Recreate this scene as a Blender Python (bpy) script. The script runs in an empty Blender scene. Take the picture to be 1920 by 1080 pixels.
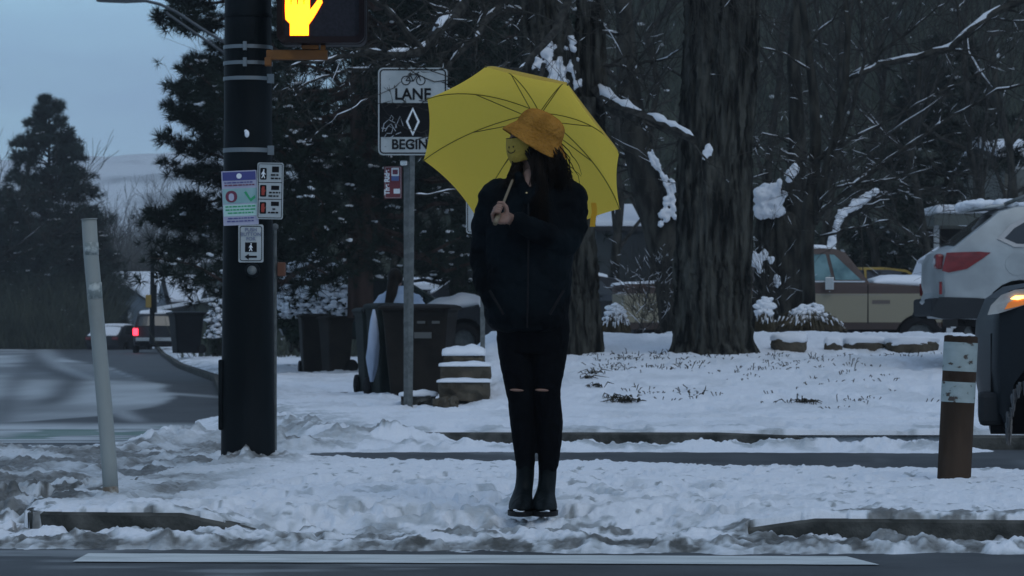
import bpy, bmesh, math, random
import numpy as np
from mathutils import Vector, Matrix, Quaternion
random.seed(7); rng = np.random.default_rng(7)
R = math.radians
scene = bpy.context.scene
# ---------------------------------------------------------------- camera
FPX = 6034.0; CH = 0.79; HY = 619.0
cam_d = bpy.data.cameras.new("camera"); cam = bpy.data.objects.new("camera", cam_d)
scene.collection.objects.link(cam); scene.camera = cam
cam.location = (0, 0, CH); cam.rotation_euler = (R(90), 0, 0)
cam_d.sensor_width = 36; cam_d.lens = 36 * FPX / 1920; cam_d.shift_y = (HY - 540) / 1920
cam_d.clip_start = 0.5; cam_d.clip_end = 9000
cam_d.dof.use_dof = True; cam_d.dof.focus_distance = 14.6; cam_d.dof.aperture_fstop = 14.0
# ---------------------------------------------------------------- world, sun, exposure
w = bpy.data.worlds.new("World"); scene.world = w; w.use_nodes = True
nt = w.node_tree; nt.nodes.clear()
sky = nt.nodes.new("ShaderNodeTexSky"); sky.sky_type = 'NISHITA'; sky.sun_disc = False
SUN_EL, SUN_AZ = R(3.0), R(150)
sky.sun_elevation = SUN_EL; sky.sun_rotation = SUN_AZ; sky.altitude = 1600
sky.air_density = 1.0; sky.dust_density = 2.0; sky.ozone_density = 3.0
hsv = nt.nodes.new("ShaderNodeMixRGB"); hsv.blend_type = 'MIX'; hsv.inputs[0].default_value = 0.75
tcw = nt.nodes.new("ShaderNodeTexCoord"); spw = nt.nodes.new("ShaderNodeSeparateXYZ"); rpw = nt.nodes.new("ShaderNodeValToRGB")   # overcast dusk veil, paler low down
nt.links.new(tcw.outputs["Generated"], spw.inputs[0]); nt.links.new(spw.outputs["Z"], rpw.inputs[0]); nt.links.new(rpw.outputs[0], hsv.inputs[2])
ew = rpw.color_ramp.elements; ew[0].position = 0; ew[0].color = (3.6, 5.5, 7.6, 1); ew[1].position = 1; ew[1].color = (2.3, 3.2, 4.5, 1)
q_ = ew.new(.10); q_.color = (3.5, 5.7, 7.9, 1); q_ = ew.new(.28); q_.color = (2.4, 3.5, 4.95, 1)
bg = nt.nodes.new("ShaderNodeBackground"); bg.inputs[1].default_value = 0.1
out = nt.nodes.new("ShaderNodeOutputWorld")
nt.links.new(sky.outputs[0], hsv.inputs[1])
cmp_ = nt.nodes.new("ShaderNodeMapping"); cmp_.inputs["Scale"].default_value = (6, 6, 22); cn_ = nt.nodes.new("ShaderNodeTexNoise"); cn_.inputs["Scale"].default_value = 1.3; cn_.inputs["Detail"].default_value = 5
nt.links.new(tcw.outputs["Generated"], cmp_.inputs[0]); nt.links.new(cmp_.outputs[0], cn_.inputs["Vector"]); cr_ = nt.nodes.new("ShaderNodeValToRGB"); cr_.color_ramp.elements[0].position = .38; cr_.color_ramp.elements[1].position = .66
cr_.color_ramp.elements[0].color = (.98, .95, 1.03, 1); cr_.color_ramp.elements[1].color = (1.20, 1.22, 1.18, 1); nt.links.new(cn_.outputs[0], cr_.inputs[0])
cm_ = nt.nodes.new("ShaderNodeMixRGB"); cm_.blend_type = 'MULTIPLY'; cm_.inputs[0].default_value = 1; nt.links.new(hsv.outputs[0], cm_.inputs[1]); nt.links.new(cr_.outputs[0], cm_.inputs[2]); nt.links.new(cm_.outputs[0], bg.inputs[0]); nt.links.new(bg.outputs[0], out.inputs[0])
sd = bpy.data.lights.new("sun", 'SUN'); sd.energy = 0.4; sd.angle = R(35); sd.color = (1.0, 1.0, 0.95)
so = bpy.data.objects.new("sun", sd); scene.collection.objects.link(so)
so.rotation_euler = (R(40), 0, R(30))
scene.view_settings.view_transform = 'Standard'; scene.view_settings.look = 'None'
scene.view_settings.exposure = 0.34; scene.view_settings.gamma = 1.0
# ---------------------------------------------------------------- helpers
C = scene.collection
def P(px, py, d): return Vector(((px - 960) * d / FPX, d, CH + (HY - py) * d / FPX))
def L(n, a, b): n.links.new(a, b)
def mat(name, col, rough=0.8, col2=None, scale=4.0, stretch=(1, 1, 1), bump=0.0, bscale=None, metal=0.0, emit=None, es=1.0, lo=0.4, hi=0.6, detail=6, spec=None, bdist=0.02):
    m = bpy.data.materials.new(name); m.use_nodes = True; n = m.node_tree
    b = n.nodes["Principled BSDF"]
    b.inputs["Base Color"].default_value = (*col, 1); b.inputs["Roughness"].default_value = rough; b.inputs["Metallic"].default_value = metal
    if spec is None and max(col) < .07 and not metal: spec = .08
    if spec is not None: b.inputs["Specular IOR Level"].default_value = spec
    if emit: b.inputs["Emission Color"].default_value = (*emit, 1); b.inputs["Emission Strength"].default_value = es
    tc = n.nodes.new("ShaderNodeTexCoord"); mp = n.nodes.new("ShaderNodeMapping"); mp.inputs["Scale"].default_value = stretch
    L(n, tc.outputs["Object"], mp.inputs[0])
    if col2:
        t = n.nodes.new("ShaderNodeTexNoise"); t.inputs["Scale"].default_value = scale; t.inputs["Detail"].default_value = detail
        L(n, mp.outputs[0], t.inputs["Vector"])
        r = n.nodes.new("ShaderNodeValToRGB"); r.color_ramp.elements[0].position = lo; r.color_ramp.elements[1].position = hi
        r.color_ramp.elements[0].color = (*col, 1); r.color_ramp.elements[1].color = (*col2, 1)
        L(n, t.outputs[0], r.inputs[0]); L(n, r.outputs[0], b.inputs["Base Color"])
    if bump:
        t = n.nodes.new("ShaderNodeTexNoise"); t.inputs["Scale"].default_value = bscale or scale * 3; t.inputs["Detail"].default_value = 5
        L(n, mp.outputs[0], t.inputs["Vector"])
        bu = n.nodes.new("ShaderNodeBump"); bu.inputs["Strength"].default_value = bump; bu.inputs["Distance"].default_value = bdist
        L(n, t.outputs[0], bu.inputs["Height"]); L(n, bu.outputs[0], b.inputs["Normal"])
    return m
def tag(o, label=None, cat=None, group=None, kind=None):
    if label: o['label'] = label
    if cat: o['category'] = cat
    if group: o['group'] = group
    if kind: o['kind'] = kind
    return o
def thing(name, label, cat, loc=(0, 0, 0), rz=0, group=None):
    o = bpy.data.objects.new(name, None); C.objects.link(o); o.location = loc; o.rotation_euler = (0, 0, rz)
    o.empty_display_size = 0.2
    return tag(o, label, cat, group)
def base_of(o):
    v = Vector((0, 0, 0))
    while o is not None: v += o.location; o = o.parent
    return v
def copy_tree(o, parent=None):
    c = o.copy(); C.objects.link(c); c.parent = parent
    for ch in [x for x in bpy.data.objects if x.parent is o]: copy_tree(ch, c)
    return c
class MB:
    def __init__(s): s.v = []; s.f = []; s.n = 0
    def add(s, vs, fs):
        s.v.append(np.asarray(vs, float).reshape(-1, 3)); s.f.extend([tuple(i + s.n for i in f) for f in fs]); s.n += len(s.v[-1]); return s
    def box(s, c, d, rot=None):
        x, y, z = [k / 2 for k in d]
        v = [(-x, -y, -z), (x, -y, -z), (x, y, -z), (-x, y, -z), (-x, -y, z), (x, -y, z), (x, y, z), (-x, y, z)]
        v = [Vector(k) for k in v]
        if rot is not None: v = [rot @ k for k in v]
        return s.add([k + Vector(c) for k in v], [(0, 3, 2, 1), (4, 5, 6, 7), (0, 1, 5, 4), (1, 2, 6, 5), (2, 3, 7, 6), (3, 0, 4, 7)])
    def tube(s, pts, rad, n=6, caps=True):
        p = np.array([tuple(k) for k in pts], float); m = len(p)
        r = np.full(m, rad, float) if np.isscalar(rad) else np.array(rad, float)
        t = np.gradient(p, axis=0); t /= (np.linalg.norm(t, axis=1)[:, None] + 1e-12)
        a = np.array([0.31, 0.17, 0.93]) if abs(t[0, 2]) < .8 else np.array([1., .1, 0.])
        u = a - t * (t @ a)[:, None]; u /= (np.linalg.norm(u, axis=1)[:, None] + 1e-12)
        w_ = np.cross(t, u); an = np.linspace(0, 2 * np.pi, n, endpoint=False)
        v = p[:, None] + r[:, None, None] * (np.cos(an)[None, :, None] * u[:, None] + np.sin(an)[None, :, None] * w_[:, None])
        f = [(i * n + j, i * n + (j + 1) % n, (i + 1) * n + (j + 1) % n, (i + 1) * n + j) for i in range(m - 1) for j in range(n)]
        if caps: f += [tuple(range(n - 1, -1, -1)), tuple((m - 1) * n + j for j in range(n))]
        return s.add(v.reshape(-1, 3), f)
    def caps_chain(s, pts, rad, n=14):      # closed rounded limb: tube with domed ends
        pts = [Vector(p) for p in pts]; rad = list(rad)
        d0 = (pts[0] - pts[1]).normalized(); d1 = (pts[-1] - pts[-2]).normalized()
        a = [(pts[0] + d0 * rad[0] * k, rad[0] * math.sqrt(max(1e-4, 1 - k * k))) for k in (.98, .8, .5)]
        b = [(pts[-1] + d1 * rad[-1] * k, rad[-1] * math.sqrt(max(1e-4, 1 - k * k))) for k in (.5, .8, .98)]
        L_ = a + list(zip(pts, rad)) + b
        return s.tube([k[0] for k in L_], [k[1] for k in L_], n)
    def prism(s, poly, origin, u, w_, t):   # polygon (a,b) on plane origin + a*u + b*w, thickness t along n
        u = Vector(u).normalized(); w_ = Vector(w_).normalized(); nn = u.cross(w_); o = Vector(origin); k = len(poly)
        f = [o + u * a + w_ * b for a, b in poly]; bk = [q - nn * t for q in f]
        return s.add(f + bk, [tuple(range(k)), tuple(range(2 * k - 1, k - 1, -1))] + [(i, i + k, (i + 1) % k + k, (i + 1) % k) for i in range(k)])
    def ell(s, c, r, rot=None, nu=16, nv=10):
        vs = []; 
        for i in range(nv + 1):
            th = math.pi * (i + .0) / nv; th = min(max(th, .02), math.pi - .02)
            for j in range(nu):
                a = 2 * math.pi * j / nu
                q = Vector((r[0] * math.sin(th) * math.cos(a), r[1] * math.sin(th) * math.sin(a), r[2] * math.cos(th)))
                if rot is not None: q = rot @ q
                vs.append(q + Vector(c))
        f = [(i * nu + j, (i + 1) * nu + j, (i + 1) * nu + (j + 1) % nu, i * nu + (j + 1) % nu) for i in range(nv) for j in range(nu)]
        f += [tuple(range(nu)), tuple(nv * nu + j for j in range(nu - 1, -1, -1))]
        return s.add(vs, f)
    def lathe(s, prof, c=(0, 0, 0), n=24, rot=None, cap=False):
        vs = []
        for r_, z_ in prof:
            for j in range(n):
                a = 2 * math.pi * j / n; q = Vector((r_ * math.cos(a), r_ * math.sin(a), z_))
                if rot is not None: q = rot @ q
                vs.append(q + Vector(c))
        m = len(prof)
        f = [(i * n + j, i * n + (j + 1) % n, (i + 1) * n + (j + 1) % n, (i + 1) * n + j) for i in range(m - 1) for j in range(n)]
        if cap: f += [tuple(range(n - 1, -1, -1)), tuple((m - 1) * n + j for j in range(n))]
        return s.add(vs, f)
    def rings(s, rings, cap=True):          # list of equal-length closed rings
        n = len(rings[0]); m = len(rings)
        f = [(i * n + j, i * n + (j + 1) % n, (i + 1) * n + (j + 1) % n, (i + 1) * n + j) for i in range(m - 1) for j in range(n)]
        if cap: f += [tuple(range(n - 1, -1, -1)), tuple((m - 1) * n + j for j in range(n))]
        return s.add([p for r_ in rings for p in r_], f)
    def grid(s, V):
        a, b = V.shape[:2]
        i, j = np.meshgrid(np.arange(a - 1), np.arange(b - 1), indexing='ij'); q = (i * b + j).ravel()
        return s.add(V.reshape(-1, 3), [tuple(x) for x in np.stack([q, q + 1, q + b + 1, q + b], 1).tolist()])
    def build(s, name, m, parent=None, smooth=False, bevel=0, world=True, seg=2, fix=False):
        V = np.concatenate(s.v) if s.v else np.zeros((0, 3))
        if world and parent is not None: V = V - np.array(base_of(parent))
        me = bpy.data.meshes.new(name); me.from_pydata(V.tolist(), [], s.f); me.update()
        if fix:
            bm = bmesh.new(); bm.from_mesh(me); bmesh.ops.recalc_face_normals(bm, faces=bm.faces); bm.to_mesh(me); bm.free()
        if smooth: me.polygons.foreach_set('use_smooth', [True] * len(me.polygons))
        if m: me.materials.append(m)
        o = bpy.data.objects.new(name, me); C.objects.link(o)
        if parent is not None: o.parent = parent
        if bevel:
            b = o.modifiers.new("bevel", 'BEVEL'); b.width = bevel; b.segments = seg; b.limit_method = 'ANGLE'
        return o
def remesh(o, vox, it=4, f=0.5):
    r = o.modifiers.new("r", 'REMESH'); r.mode = 'VOXEL'; r.voxel_size = vox; r.use_smooth_shade = True
    if it: q = o.modifiers.new("s", 'SMOOTH'); q.factor = f; q.iterations = it
def text(txt, size, origin, parent, m, u=(1, 0, 0), w_=(0, 0, 1), name='lettering', align='CENTER', bold=0.0, sx=1.0, off=0.004):
    cu = bpy.data.curves.new(name, 'FONT'); cu.body = txt; cu.size = size; cu.align_x = align; cu.align_y = 'CENTER'; cu.extrude = 0.0006; cu.offset = bold
    cu.space_line = .85
    t = bpy.data.objects.new(name + '_tmp', cu); C.objects.link(t)
    me = bpy.data.meshes.new_from_object(t.evaluated_get(bpy.context.evaluated_depsgraph_get()))
    bpy.data.objects.remove(t)
    u = Vector(u).normalized(); w_ = Vector(w_).normalized(); nn = u.cross(w_)
    o_ = Vector(origin) + nn * off - base_of(parent)
    for v in me.vertices: v.co = o_ + u * v.co.x * sx + w_ * v.co.y + nn * v.co.z
    me.materials.clear(); me.materials.append(m)
    o = bpy.data.objects.new(name, me); C.objects.link(o); o.parent = parent; return o
def sstep(a, b, x): t = np.clip((x - a) / (b - a), 0, 1); return t * t * (3 - 2 * t)
def vnoise(x, y, seed=0):
    xi = np.floor(x).astype(np.int64); yi = np.floor(y).astype(np.int64); xf = x - xi; yf = y - yi
    def h(a, b):
        k = (a * 374761393 + b * 668265263 + seed * 974711) & 0xffffffff
        k = ((k ^ (k >> 13)) * 1274126177) & 0xffffffff
        return ((k ^ (k >> 16)) & 0xffff) / 65535.0
    u = xf * xf * (3 - 2 * xf); v = yf * yf * (3 - 2 * yf)
    return (h(xi, yi) * (1 - u) + h(xi + 1, yi) * u) * (1 - v) + (h(xi, yi + 1) * (1 - u) + h(xi + 1, yi + 1) * u) * v
def fbm(x, y, oct=4, seed=0):
    x = np.asarray(x, float); y = np.asarray(y, float)
    s = 0; a = .5; t = 0
    for k in range(oct): s = s + a * vnoise(x * 2 ** k + 17.3 * k, y * 2 ** k - 9.1 * k, seed + k); t += a; a *= .5
    return s / t
# ---------------------------------------------------------------- materials
M = {}
M['snowcap'] = mat("snow_cap", (.78, .8, .84), .75, bump=.25, bscale=25)
M['asphalt_dark'] = mat("kerb_concrete", (.045, .046, .042), .85, (.11, .108, .098), 6, bump=.4, bscale=60)
M['bark'] = mat("rough_bark", (.008, .0085, .008), .95, (.072, .072, .062), 11, (1, 1, .14), bump=1.0, bscale=16, lo=.40, hi=.62, bdist=.06)
M['bark2'] = mat("dark_bark", (.014, .0145, .013), .95, (.050, .048, .041), 8, (1, 1, .3), bump=.5, bscale=30)
M['twig'] = mat("twig_bark", (.022, .022, .020), .95, (.055, .052, .046), 12)
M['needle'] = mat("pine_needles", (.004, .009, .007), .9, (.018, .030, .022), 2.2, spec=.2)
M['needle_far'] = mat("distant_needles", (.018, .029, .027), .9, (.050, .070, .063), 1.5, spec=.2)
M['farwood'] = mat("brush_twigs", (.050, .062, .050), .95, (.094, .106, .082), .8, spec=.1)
M['black'] = mat("black_plastic", (.012, .012, .013), .55)
M['rubber'] = mat("tyre_rubber", (.012, .012, .013), .8, bump=.3, bscale=60)
M['steel'] = mat("galvanised_steel", (.08, .09, .088), .6, (.13, .14, .138), 20, metal=.2)
M['white_sign'] = mat("sign_white", (.34, .37, .37), .45, (.42, .44, .44), 5)
M['sign_black'] = mat("sign_black", (.008, .008, .009), .5)
M['glass'] = mat("dark_glass", (.012, .016, .018), .08, spec=.8)
M['glass_snow'] = mat("frosted_glass", (.25, .3, .33), .35, (.5, .55, .58), 8)
M['chrome'] = mat("chrome", (.5, .5, .5), .25, metal=1)
# ================================================================ ground
KS = -0.15
def yk(x): return 13.8 + KS * x                      # front kerb line of the island
BACK = [(-9, 15.6), (-2.25, 14.7), (-2.15, 15.4), (-1.9, 17.6), (-1.6, 19.7), (-1.2, 19.5), (-.6, 19.2), (0, 19.0), (.5, 18.9), (1.2, 18.4), (2, 18.1), (3, 17.5), (6, 15.9), (12, 13)]
def yb(x): return np.interp(x, [p[0] for p in BACK], [p[1] for p in BACK])
LEFT = [(25, -1.2), (25.4, -1.4), (29, -2.2), (35, -3.0), (45, -4.1), (57, -5.3), (77, -8), (112, -12.2), (180, -20), (260, -30)]
def bx(y): return np.interp(y, [p[0] for p in LEFT], [p[1] for p in LEFT])
K2 = 25.0
def bank(x, y):
    b = .46 * sstep(29.6, 39, y) + .26 * sstep(39, 41.8, y) - .22 * sstep(42.2, 45.5, y)
    edge = sstep(-1.0, .1, x + .0 * y) * sstep(.02, -.3, -(x + .45))
    e = sstep(-.75, -.15, x / y * 31.0)
    return b * e
def snow_surface(x, y):
    """top of the snow, and how dirty it is"""
    n1 = fbm(x * 1.3, y * 1.3, 4, 1) - .5; n2 = fbm(x * 7, y * 4.5, 4, 2) - .5; n3 = fbm(x * 26, y * 17, 3, 3) - .5
    bil = np.abs(fbm(x * 5, y * 3.2, 4, 5) - .5) * 2
    lump = np.clip(fbm(x * 9, y * 6, 4, 6) - .5, 0, 1) * 2
    # --- island
    xs = np.clip((x + 2.2) * .9 - .25 * sstep(14.3, 13.8, y), -5, 9)
    s = np.minimum(np.minimum(y - yk(x), yb(x) - y), xs)
    s_front = y - yk(x)
    cut = sstep(-1.45, -1.05, x) * (1 - sstep(.75, 1.25, x))           # dropped kerb where she stands
    back_free = 1.0 * (yb(x) - y < .5)
    wig = .02 * n2 * 2
    n4 = fbm(x * 55, y * 34, 2, 4) - .5; pit = sstep(.60, .74, fbm(x * 8.5, y * 4.2, 3, 19)); isl = .022 + .03 * n1 + .035 * n2 + .022 * n3 + .012 * n4 - .022 * pit * sstep(.4, .6, fbm(x * .9, y * .7, 3, 23))
    isl = isl - cut * .10 * (1 - sstep(0, .75, s_front)) - cut * .02 * (1 - sstep(.4, 1.4, s_front))
    # trampled footprints
    tram = np.exp(-((x + .25) / 1.9) ** 2) * sstep(13.6, 14.2, y) * (1 - sstep(15.8, 17.5, y))
    isl = isl - tram * .04 * sstep(.42, .62, fbm(x * 6.5, y * 3.6, 3, 9)) + tram * .018 * (lump - .1)
    rgf = np.random.default_rng(44)
    for q in range(46):
        if q < 26: fx, fy = rgf.normal(.0, .75), rgf.uniform(13.95, 15.6)
        else: fx, fy = -1.3 + .16 * (q - 26) + rgf.normal(0, .08), 16.2 + .10 * (q - 26) + .16 * (q % 2)
        an = rgf.uniform(-.7, .7); dx, dy = x - fx, y - fy; m_ = (np.abs(dx) < .4) & (np.abs(dy) < .5)
        uu = dx * math.cos(an) + dy * math.sin(an); vv = -dx * math.sin(an) + dy * math.cos(an); rr_ = (uu / .055) ** 2 + (vv / .135) ** 2
        isl = isl - np.where(m_, .028 * sstep(1.25, .7, rr_) - .010 * np.exp(-((np.sqrt(rr_) - 1.35) / .25) ** 2), 0)
    # --- road slush
    t = -.03 + 0 * x
    front = sstep(13.02, 13.42, y + .087 * x + .18 * n2 + .08 * n1) * (y < 17)
    t = t + front * (.058 + .06 * lump + .03 * n2 + .024 * n3 + .010 * n4 + .03 * n1)
    film_l = sstep(.3, -.4, x - (-1.45)) * sstep(14.5, 15.2, y) * (1 - sstep(24.2, 26.4, y + 1.2 * n1))
    t = t + film_l * (.035 + .06 * (lump) + .035 * n2 + .024 * n3 + .008 * n4 + .02 * n1)
    # ridge thrown up against the far kerb
    rc = 24.4 - .25 * sstep(1.5, 3, x) * 1.0 + .25 * n1; ridge = np.exp(-((y - rc) / .36) ** 2)
    lft = np.exp(-((y - (26.2 + .6 * n1)) / 1.1) ** 2) * sstep(-3.4, -2.6, x) * (1 - sstep(-1.8, -1.2, x))
    amp = sstep(-2.6, -1.3, x) * (1 - .9 * sstep(3.0, 3.9, x))
    t = t + ridge * amp * (.085 + .07 * lump + .05 * n2 + .045 * n3 + .03 * n1) + lft * (.12 + .12 * lump + .05 * n2 + .05 * n3)
    t = t + (.02 * sstep(.55, .7, fbm(x * 2.5, y * 1.2, 3, 12))) * (y > 18) * (y < 25) * .6
    road = -.12 + t
    road = road - .2 * (y > 27) * 0
    # edge handling
    kerbed = (1 - cut) * (s_front < .6)
    si = s + (.05 * n2 + .04 * n3 - .02) * (s_front < .6)
    z_in = np.where(kerbed > .5, np.where((si < .004) | (s < .028), -.20, -.012 + (isl + .012) * np.sqrt(np.clip((si - .004) / .09, 0, 1))), isl)
    soft = sstep(-.10, .06, s + .05 * n2 + .03 * n3)
    z_isl_soft = road * (1 - soft) + isl * soft
    z = np.where(s > .0, z_in, road)
    use_soft = (kerbed < .5)
    z = np.where(use_soft & (s > -.3) & (y < 21.5), np.maximum(z_isl_soft, road), z)
    z = np.where((kerbed > .5) & (s > -.012) & (s <= 0), -.2, z)
    dirt = np.clip(front * (1 - sstep(13.12, 13.62, y + .1 * x + .9 * n2 + .5 * n3)) * .95 + .7 * front * (s < 0.2) * sstep(.50, .60, fbm(x * 7, y * 5, 4, 31)) + film_l * .55 * sstep(.3, .7, fbm(x * 3, y * 2, 3, 33)) + ridge * amp * .45 * sstep(.45, .6, fbm(x * 5, y * 4, 3, 36)) * (y < rc) + lft * .5 * sstep(.4, .6, fbm(x * 3, y * 2, 3, 35)) + film_l * .25, 0, 1)
    dirt = np.maximum(dirt, .34 * tram * sstep(.56, .70, fbm(x * 8, y * 4.5, 4, 37))); dirt = np.maximum(dirt, .5 * sstep(.70, .78, fbm(x * 16, y * 9, 3, 39)) * (y < 21)); dirt = np.maximum(dirt, .55 * (1 - sstep(.15, .75, s_front + .8 * n2)) * cut * sstep(.45, .62, fbm(x * 9, y * 6, 4, 38)) * (s > 0))
    # --- far side: pavement, slope, drive
    s2 = np.minimum(x - bx(y), y - K2)
    far = .035 + bank(x, y) + .03 * n1 + .045 * n2 + .03 * n3 + .10 * n1 * sstep(30, 40, y) - .03 * sstep(.56, .70, fbm(x * 4, y * 1.6, 3, 48))
    edge2 = np.where(s2 < .12, -.2, -.01 + (far + .01) * np.sqrt(np.clip((s2 - .12) / .3, 0, 1)))
    far_z = edge2
    strip = np.exp(-((y - (28.1 - .25 * (x - 2) + .2 * n1)) / .32) ** 2) * sstep(.3, 1.2, x + n2)
    far_z = far_z - .16 * strip * sstep(.35, .5, strip)
    drv = np.exp(-((y - 41 - .5 * n1) / 2.2) ** 2) * (1 - sstep(-1.2, -.6, x)) * sstep(-3.4, -2.6, x)
    far_z = far_z - .16 * drv * sstep(.35, .7, drv + n1)
    mul = np.exp(-((y - (30.3 + .9 * (x + .3))) / .35) ** 2) * sstep(-.9, -.5, x) * (1 - sstep(.0, .5, x))
    far_z = far_z - .12 * sstep(.3, .8, mul)
    z = np.where(s2 > 0, far_z, z)
    z = np.where((s2 <= 0) & (y > 26.9), -.25, z)
    pk_ = np.exp(-((s2 + .05) / .38) ** 2) * sstep(-.2, -.9, x + .5 * n1) * (1 - sstep(30.5, 34, y)) * (y > 23)
    z = np.where(pk_ > .12, np.maximum(z, -.13 + pk_ * (.17 + .07 * lump + .05 * n2 + .06 * n3 + .02 * n4)), z)
    mound = np.exp(-(((x + 1.575) / .30) ** 2 + ((y - 19.05) / .40) ** 2)); mound = np.maximum(mound, .5 * np.exp(-(((x + 1.85) / .12) ** 2 + ((y - 14.95) / .16) ** 2)))
    z = z + mound * (.03 + .06 * lump + .05 * n3)
    dirt = np.where(s2 > 0, .12 * sstep(.5, .7, fbm(x * 2, y * 1, 3, 41)) + .45 * (1 - sstep(.1, .9, s2)) * sstep(.4, .6, fbm(x * 4, y * 3, 3, 43)), dirt)
    dirt = np.maximum(dirt, pk_ * .6 * sstep(.42, .58, fbm(x * 6, y * 4, 4, 45))); dirt = np.maximum(dirt, mound * .9 * sstep(.40, .55, fbm(x * 14, y * 9, 3, 46)))
    return z, np.clip(dirt, 0, 1)
def fan(rows, cols, half, fn, name, m, y0, y1):
    y = np.exp(np.linspace(math.log(y0), math.log(y1), rows)); u = np.linspace(-half, half, cols)
    X = y[:, None] * u[None, :]; Y = np.repeat(y[:, None], cols, 1)
    Z, att = fn(X, Y)
    V = np.stack([X, Y, Z], 2).reshape(-1, 3).astype(np.float32)
    me = bpy.data.meshes.new(name); nv = len(V)
    i, j = np.meshgrid(np.arange(rows - 1), np.arange(cols - 1), indexing='ij'); q = (i * cols + j).ravel()
    F = np.stack([q, q + 1, q + cols + 1, q + cols], 1).astype(np.int32); nf = len(F)
    me.vertices.add(nv); me.vertices.foreach_set('co', V.ravel())
    me.loops.add(nf * 4); me.loops.foreach_set('vertex_index', F.ravel())
    me.polygons.add(nf); me.polygons.foreach_set('loop_start', np.arange(0, nf * 4, 4, dtype=np.int32))
    me.polygons.foreach_set('use_smooth', np.ones(nf, bool)); me.update(calc_edges=True)
    for k, a in att.items():
        at = me.attributes.new(k, 'FLOAT', 'POINT'); at.data.foreach_set('value', np.asarray(a, np.float32).ravel())
    me.materials.append(m); o = bpy.data.objects.new(name, me); C.objects.link(o); return tag(o, kind='structure')
def snow_mat():
    m = bpy.data.materials.new("lying_snow"); m.use_nodes = True; n = m.node_tree; b = n.nodes["Principled BSDF"]
    at = n.nodes.new("ShaderNodeAttribute"); at.attribute_name = 'dirt'
    tc = n.nodes.new("ShaderNodeTexCoord"); t = n.nodes.new("ShaderNodeTexNoise"); t.inputs["Scale"].default_value = 18; t.inputs["Detail"].default_value = 8
    L(n, tc.outputs["Object"], t.inputs["Vector"])
    mu = n.nodes.new("ShaderNodeMath"); mu.operation = 'MULTIPLY_ADD'; mu.inputs[1].default_value = .9; mu.inputs[2].default_value = -.45; L(n, t.outputs[0], mu.inputs[0])
    m2 = n.nodes.new("ShaderNodeMath"); m2.operation = 'MULTIPLY'; L(n, mu.outputs[0], m2.inputs[0]); 
    ad0 = n.nodes.new("ShaderNodeMath"); ad0.operation = 'ADD'; ad0.inputs[1].default_value = .12; L(n, at.outputs["Fac"], ad0.inputs[0]); L(n, ad0.outputs[0], m2.inputs[1])
    ad = n.nodes.new("ShaderNodeMath"); ad.operation = 'ADD'; ad.use_clamp = True; L(n, m2.outputs[0], ad.inputs[0]); L(n, at.outputs["Fac"], ad.inputs[1])
    r = n.nodes.new("ShaderNodeValToRGB"); e = r.color_ramp.elements
    e[0].position = 0; e[0].color = (.8, .82, .86, 1); e[1].position = 1; e[1].color = (.075, .075, .068, 1)
    k = e.new(.35); k.color = (.5, .53, .55, 1); k = e.new(.7); k.color = (.2, .205, .2, 1)
    L(n, ad.outputs[0], r.inputs[0]); L(n, r.outputs[0], b.inputs["Base Color"]); b.inputs["Roughness"].default_value = .65
    t2 = n.nodes.new("ShaderNodeTexNoise"); t2.inputs["Scale"].default_value = 45; t2.inputs["Detail"].default_value = 6; L(n, tc.outputs["Object"], t2.inputs["Vector"])
    bu = n.nodes.new("ShaderNodeBump"); bu.inputs["Strength"].default_value = .5; bu.inputs["Distance"].default_value = .02; L(n, t2.outputs[0], bu.inputs["Height"]); L(n, bu.outputs[0], b.inputs["Normal"])
    return m
def road_mat():
    m = bpy.data.materials.new("wet_asphalt"); m.use_nodes = True; n = m.node_tree; b = n.nodes["Principled BSDF"]
    at = n.nodes.new("ShaderNodeAttribute"); at.attribute_name = 'film'; ag = n.nodes.new("ShaderNodeAttribute"); ag.attribute_name = 'green'
    tc = n.nodes.new("ShaderNodeTexCoord"); t = n.nodes.new("ShaderNodeTexNoise"); t.inputs["Scale"].default_value = 30; t.inputs["Detail"].default_value = 8
    L(n, tc.outputs["Object"], t.inputs["Vector"])
    r = n.nodes.new("ShaderNodeValToRGB"); r.color_ramp.elements[0].color = (.010, .011, .012, 1); r.color_ramp.elements[1].color = (.034, .035, .037, 1)
    L(n, t.outputs[0], r.inputs[0])
    mg = n.nodes.new("ShaderNodeMixRGB"); mg.inputs[2].default_value = (.012, .11, .06, 1); L(n, ag.outputs["Fac"], mg.inputs[0]); L(n, r.outputs[0], mg.inputs[1])
    mx = n.nodes.new("ShaderNodeMixRGB"); mx.inputs[2].default_value = (.5, .54, .56, 1); L(n, at.outputs["Fac"], mx.inputs[0]); L(n, mg.outputs[0], mx.inputs[1])
    L(n, mx.outputs[0], b.inputs["Base Color"]); b.inputs["Roughness"].default_value = .6; b.inputs["Specular IOR Level"].default_value = .22
    bu = n.nodes.new("ShaderNodeBump"); bu.inputs["Strength"].default_value = .35; bu.inputs["Distance"].default_value = .01; L(n, t.outputs[0], bu.inputs["Height"]); L(n, bu.outputs[0], b.inputs["Normal"])
    return m
def f_snow(X, Y):
    z, d = snow_surface(X, Y); return z, {'dirt': d}
SN = snow_mat()
fan(1150, 820, .215, f_snow, 'snow_cover', SN, 12.6, 150)
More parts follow.
